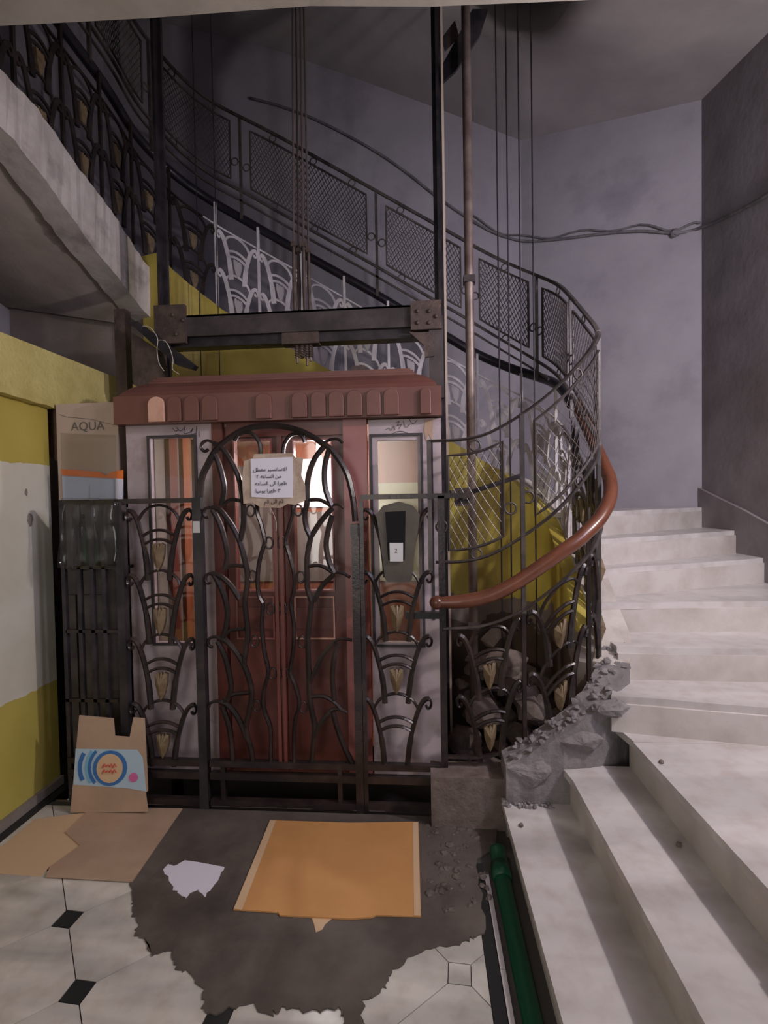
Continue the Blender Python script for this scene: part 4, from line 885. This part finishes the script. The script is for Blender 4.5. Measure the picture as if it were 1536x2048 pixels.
MB().cyl((x_, 3.0, -.42), (x_, 3.0, 6.4), .026, 14).build('pipe_body', PIPE, pt, True)
for v in (560, 1250): z = ay(940, v, 3.0).z; MB().box((x_-.034, 2.97, z-.02), (x_+.034, 3.03, z+.02)).build('pipe_clamp', STEEL, pt)
x5 = ay(889, 500, 2.95).x; tag(MB().box((x5-.006, 2.945, .1), (x5+.007, 2.955, 6.3)).build('conduit_strip', STRIP), 'thin pale beige conduit strip running beside the dark guide rail', 'conduit')
for i, (u, vb) in enumerate(((996, 1180), (1016, 1200), (1040, 1000), (1066, 1100))):
    y = 3.1+.05*i; a = ay(u, 500, y); 
    o = MB().tube([(a.x, y, -.3), (a.x, y, 6.3)], .0045, 6).build('counterweight_rope', IRONBLK); tag(o, 'thin dark counterweight rope hanging between standpipe and stair railing', 'rope', 'counterweight ropes in the shaft')
for u, lb in ((349, 'thin cable hanging just beside the guide rail nearest the doorway'), (390, 'thin cable hanging in the shaft over the pink grey car panel')):
    a = ay(u, 300, 3.3); tag(MB().tube([(a.x, 3.62, .3), (a.x, 3.62, 6.3)], .0035, 6).build('shaft_cable', IRONBLK), lb, 'cable')
# left bracket plates and wires
lb = thing('guide_bracket', (X(300, 700, 2.9).x, 2.9, X(300, 780, 2.9).z), 'torn dark steel bracket plates beside the crosshead end near the doorway', 'bracket')
MB().prism([X(u, v, 2.9) for u, v in ((258, 645), (275, 642), (390, 730), (384, 738), (350, 728))], (0, .05, 0)).build('angle_plate', IRONBLK, lb)
MB().prism([X(u, v, 2.93) for u, v in ((262, 665), (316, 700), (320, 760), (290, 782), (268, 770))], (0, .10, 0)).build('web_plate', STEELG, lb)
MB().box((X(235, 740, 3.05).x, 3.03, X(245, 860, 3.05).z), (X(257, 740, 3.05).x, 3.09, X(245, 620, 3.05).z)).build('stub_post', STEELG, lb)
wv = thing('loose_wires', (X(335, 740, 2.86).x, 2.86, X(335, 740, 2.86).z), 'two loose white wires looping in front of the bracket plates', 'wire')
for c in ([(285, 652), (300, 655), (315, 676), (314, 700), (318, 726), (328, 742)], [(316, 680), (330, 682), (340, 698), (346, 720), (345, 738), (358, 748)]):
    MB().tube(smoothpts([X(u, v, 2.86) for u, v in c], 4), .0022, 5).build('wire', WIREW, wv, True)

# ------------------------------------------------------------------ cable clipped along the stair walls
WP = dense([(-2.6, 4.98), (0.99, 4.98), (2.235, 4.205), (2.235, 1.0)], .05); WA = [0.0]
for a, b in zip(WP, WP[1:]): WA.append(WA[-1]+math.dist(a, b))
cb = []
for u, v in ((500, 196), (560, 212), (620, 234), (690, 268), (760, 308), (820, 350), (870, 390), (930, 432), (990, 466), (1050, 482), (1120, 478), (1200, 468), (1280, 462), (1350, 466), (1400, 456), (1470, 425), (1536, 388), (1600, 340)):
    h = hit(u, v, True, WP, WA); i = min(len(WP)-2, max(0, bisect.bisect_right(WA, h[0])-1)); a, b = WP[i], WP[i+1]; w = (h[0]-WA[i])/max(1e-9, WA[i+1]-WA[i])
    cb.append(Vector((a[0]+(b[0]-a[0])*w, a[1]+(b[1]-a[1])*w, h[1])))
wc = thing('wall_cable', (cb[9].x, cb[9].y, cb[9].z), 'grimy sagging cable bundle running along the lavender stairwell wall', 'cable')
MB().tube(smoothpts(cb, 4), .012, 7).build('cable_strand', CABLE, wc, True)
MB().tube([p+Vector((0, 0, .035+.02*math.sin(i))) for i, p in enumerate(smoothpts(cb[7:15], 4))], .009, 6).build('cable_strand', CABLE, wc, True)
MB().ball(cb[13], .035, 10, 7, .2).build('junction_knot', CABLE, wc)

# ------------------------------------------------------------------ things by the doorway
cab_x0, cab_x1 = G(128, 1100, 2.58).x, G(236, 1100, 2.58).x
cab = thing('rack_cabinet', ((cab_x0+cab_x1)/2, 2.6, 0), 'dark tall metal locker standing behind the narrow cage screen', 'cabinet')
zc = G(180, 1004, 2.56).z
MB().box((cab_x0, 2.56, 0), (cab_x1, 2.90, zc)).build('carcass', STEEL, cab)
for i in range(3): a = cab_x0+.02+i*.085; MB().box((a, 2.548, .15), (a+.06, 2.56, zc-.5)).build('door_panel', STEEL, cab)
bx = thing('carton', ((cab_x0+cab_x1)/2, 2.6, zc), 'pinkish carton printed AQUA standing on the dark locker', 'carton')
bz = G(180, 806, 2.58).z; b0, b1 = G(113, 850, 2.58).x, G(236, 850, 2.58).x
bb = MB().box((b0, 2.58, zc), (b1, 2.80, bz)).build('carton_body', PINKBOX, bx)
text_mesh('AQUA', .066, 'printed_name', INKG, bx, (G(175, 853, 2.578), (1, 0, 0), (0, 0, 1)), .0006)
MB().tube([G(119, 829, 2.578), G(133, 834, 2.578), G(180, 838, 2.578), G(228, 850, 2.578)], .001, 4).build('flap_seam', INKG, bx)
fo = thing('folder', (G(180, 1000, 2.55).x, 2.55, zc), 'pale blue folder with an orange band leaning against the carton', 'folder')
def qd(name, pts, m, par, y, d=.004): return MB().prism([G(u, v, y) for u, v in pts], (0, d, 0)).build(name, m, par)
qd('folder_cover', ((124, 948), (246, 956), (246, 1003), (126, 1003)), BLUEP, fo, 2.555)
qd('orange_band', ((122, 938), (200, 944), (212, 952), (222, 944), (246, 940), (246, 958), (124, 951)), ORANGE, fo, 2.550)
qd('white_leaf', ((231, 957), (246, 958), (243, 1003), (231, 1003)), PAPER, fo, 2.548)
MB().tube([G(179, 970, 2.553), G(179, 998, 2.553)], .001, 4).build('crease', INKG, fo)
ps = thing('plastic_sheet', (G(175, 1000, 2.52).x, 2.5, zc), 'clear plastic sleeve standing in front of the carton', 'plastic')
qd('sleeve', ((121, 866), (231, 870), (234, 1002), (124, 1002)), PLAST, ps, 2.53, .002)
bg = thing('plastic_bag', (G(150, 1130, 2.39).x, 2.39, G(150, 1140, 2.39).z), 'clear plastic bag hung over the narrow cage screen rail', 'bag')
mb = MB(); gw, gh = 10, 8
for j in range(gh+1):
    for i in range(gw+1):
        p = G(122+i*(112/gw)-(4 if j > 5 else 0)*(1-i/gw), 996+j*(140/gh), 2.385); mb.v.append((p.x, 2.385+.012*math.sin(i*1.9+j*.7)+.006*math.sin(j*2.3), p.z))
for j in range(gh):
    for i in range(gw): a = j*(gw+1)+i; mb.f.append((a, a+1, a+gw+2, a+gw+1))
o = mb.build('bag_film', PLAST, bg, True); md = o.modifiers.new('thick', 'SOLIDIFY'); md.thickness = .001
MB().tube([G(141, 1012, 2.37), G(143, 1060, 2.372), G(146, 1140, 2.37)], .004, 6).build('bag_seam', PLAST, bg)
for i, (u, lb_) in enumerate(((168, 'green glass bottle inside the hung plastic bag'), (190, 'slim green bottle next to the cage corner post inside the bag'))):
    c = G(u, 1130, 2.50); r = .026; b_ = thing('bottle', (c.x, 2.50, c.z), lb_, 'bottle')
    MB().tube([(c.x, 2.5, c.z), (c.x, 2.5, c.z+.01), (c.x, 2.5, c.z+.15), (c.x, 2.5, c.z+.20), (c.x, 2.5, c.z+.25)], [r*.9, r, r, r*.45, r*.4], 12).build('glass_body', BOTTLE, b_, True)
    MB().cyl((c.x, 2.5, c.z+.25), (c.x, 2.5, c.z+.27), r*.45, 10).build('cap', BLACK, b_)
c = G(180, 1132, 2.5); sh = MB().box((G(138, 1130).x, 2.435, c.z-.016), (G(236, 1130).x, 2.555, c.z)).build('bottle_shelf', IRONBLK); tag(sh, 'dark little shelf carrying bottles behind the narrow cage screen', 'shelf')
# clear bottles / scrap between cage corner and car
for i, v in enumerate((1060, 1180, 1300)):
    c = G(254, v, 2.50); r = .024
    b_ = thing('bottle', (c.x, 2.5, c.z-.1), 'clear crumpled plastic bottle wedged between cage corner post and car panel', 'bottle', 'plastic bottles stuffed in the cage corner')
    MB().tube([(c.x, 2.5, c.z-.10), (c.x+.004, 2.5, c.z-.07), (c.x-.004, 2.5, c.z), (c.x+.003, 2.5, c.z+.06), (c.x, 2.5, c.z+.10)], [r*.9, r, r*.8, r, r*.4], 9).build('plastic_body', PLAST, b_, True)
    MB().cyl((c.x, 2.5, c.z+.10), (c.x, 2.5, c.z+.118), r*.45, 8).build('cap', DARKFRAME, b_)
# brown head board in the doorway
a, b = ay(62, 810, 2.66), ay(122, 925, 2.66)
tag(MB().prism([ay(u, v, 2.66) for u, v in ((64, 800), (116, 806), (119, 925), (92, 910), (66, 920))], (0, .05, 0)).build('head_board', WOODB), 'stained brown board hanging across the top of the dark doorway', 'board')

# ------------------------------------------------------------------ cardboard and paper
cd = thing('standing_carton', (G(225, 1615, 2.37).x, 2.37, 0.0), 'torn detergent carton panel with blue rings leaning on the cage screen', 'cardboard')
YS = 2.385
outl = [(150, 1617), (160, 1430), (228, 1436), (232, 1470), (262, 1472), (268, 1434), (290, 1436), (298, 1530), (301, 1576), (297, 1580), (303, 1615)]
lean = lambda u, v, dy=0.0: (lambda p: Vector((p.x, YS-.05+.10*max(0, p.z)/.5*.3+dy, max(p.z, 0.004))))(ay(u, v, 2.37))
MB().prism([lean(u, v) for u, v in outl], (0, .006, 0)).build('board', CARD, cd)
def dec(name, pts, m, dy): return MB().prism([lean(u, v, dy) for u, v in pts], (0, .0012, 0)).build(name, m, cd)
dec('printed_band', [(156, 1494), (278, 1496), (290, 1512), (299, 1576), (262, 1570), (155, 1563)], LTBL, -.002)
def disc(uc, vc, rx, ry, a0=0, a1=360, n=20): return [(uc+rx*math.cos(math.radians(a0+(a1-a0)*i/n)), vc-ry*math.sin(math.radians(a0+(a1-a0)*i/n))) for i in range(n if a1-a0 == 360 else n+1)]
def ringp(uc, vc, rx, ry, w, a0, a1): return disc(uc, vc, rx, ry, a0, a1)+disc(uc, vc, rx-w, ry-w, a0, a1)[::-1]
dec('printed_ring', ringp(228, 1529, 66, 60, 8, 152, 207), BLUE, -.004); dec('printed_ring', ringp(228, 1529, 52, 54, 7, 143, 216), CYAN, -.004)
dec('printed_ring', ringp(228, 1529, 46, 46, 6, 135, 225), BLUE, -.0045)
dec('printed_disc', disc(226, 1531, 34, 34), BLUE, -.005); dec('printed_disc', disc(226, 1531, 26, 28), CARDP, -.0065)
dec('printed_disc', disc(273, 1549, 9, 9, n=12), MAG, -.005)
for v in (1525, 1536):
    MB().tube(smoothpts([lean(212+i*3.4, v+(-3.2 if i % 2 else 2.6)+(2 if i % 3 == 0 else 0), -.009) for i in range(9)], 3), .0028, 5).build('printed_word', REDPR, cd)
cf = MB().prism([(p.x, p.y, .0055) for p in (az(u, v, 0) for u, v in ((180, 1621), (365, 1621), (265, 1767), (92, 1757), (100, 1738), (160, 1695), (130, 1668)))], (0, 0, .006)).build('cardboard_sheet', CARD); tag(cf, 'large brown flat cardboard sheet in front of the standing carton', 'cardboard')
cf = MB().prism([(p.x, p.y, .0008) for p in (az(u, v, 0) for u, v in ((70, 1640), (182, 1626), (160, 1698), (100, 1735), (82, 1754), (0, 1748), (-30, 1746), (-20, 1715)))], (0, 0, .0046)).build('cardboard_sheet', CARDP); tag(cf, 'paler cardboard flap on the tiles tucked beside the black border strip', 'cardboard')
co = thing('orange_cardboard', (-.4, 2.06, .006), 'orange brown cardboard square lying on the cement before the gate', 'cardboard')
oc = [(540, 1645), (700, 1650), (837, 1648), (842, 1838), (752, 1836), (744, 1840), (700, 1843), (560, 1836), (556, 1830), (467, 1824)]
MB().prism([(p.x, p.y, .006) for p in (az(u, v, 0) for u, v in oc)], (0, 0, .006)).build('sheet', CARDO, co)
MB().prism([(p.x, p.y, .0122) for p in (az(u, v, 0) for u, v in ((540, 1646), (552, 1646), (484, 1826), (468, 1824)))], (0, 0, .001)).build('pale_edge', CARDP, co)
MB().prism([(p.x, p.y, .0122) for p in (az(u, v, 0) for u, v in ((826, 1649), (836, 1649), (841, 1837), (828, 1837)))], (0, 0, .001)).build('pale_edge', CARDP, co)
tag(MB().prism([(p.x, p.y, .0055) for p in (az(u, v, 0) for u, v in ((620, 1830), (672, 1834), (650, 1852), (645, 1862), (632, 1868), (628, 1850)))], (0, 0, .0006)).build('torn_paper', CARDP), 'small cream torn scrap peeking from under the orange cardboard', 'paper')
wp = [(328, 1742), (336, 1730), (345, 1736), (368, 1724), (450, 1737), (440, 1756), (424, 1778), (410, 1796), (404, 1790), (396, 1782), (380, 1792), (372, 1800), (360, 1794), (348, 1782), (338, 1764)]
pj_ = []
q = [az(u, v, 0) for u, v in wp]
for a, b in zip(q, q[1:]+q[:1]):
    for k in range(3): c = a.lerp(b, k/3); j = .006; pj_.append((c.x+random.uniform(-j, j), c.y+random.uniform(-j, j), .0055))
tag(MB().prism(pj_, (0, 0, .0012)).build('torn_paper', PAPER), 'torn white sheet of paper stuck flat on the dark cement', 'paper')
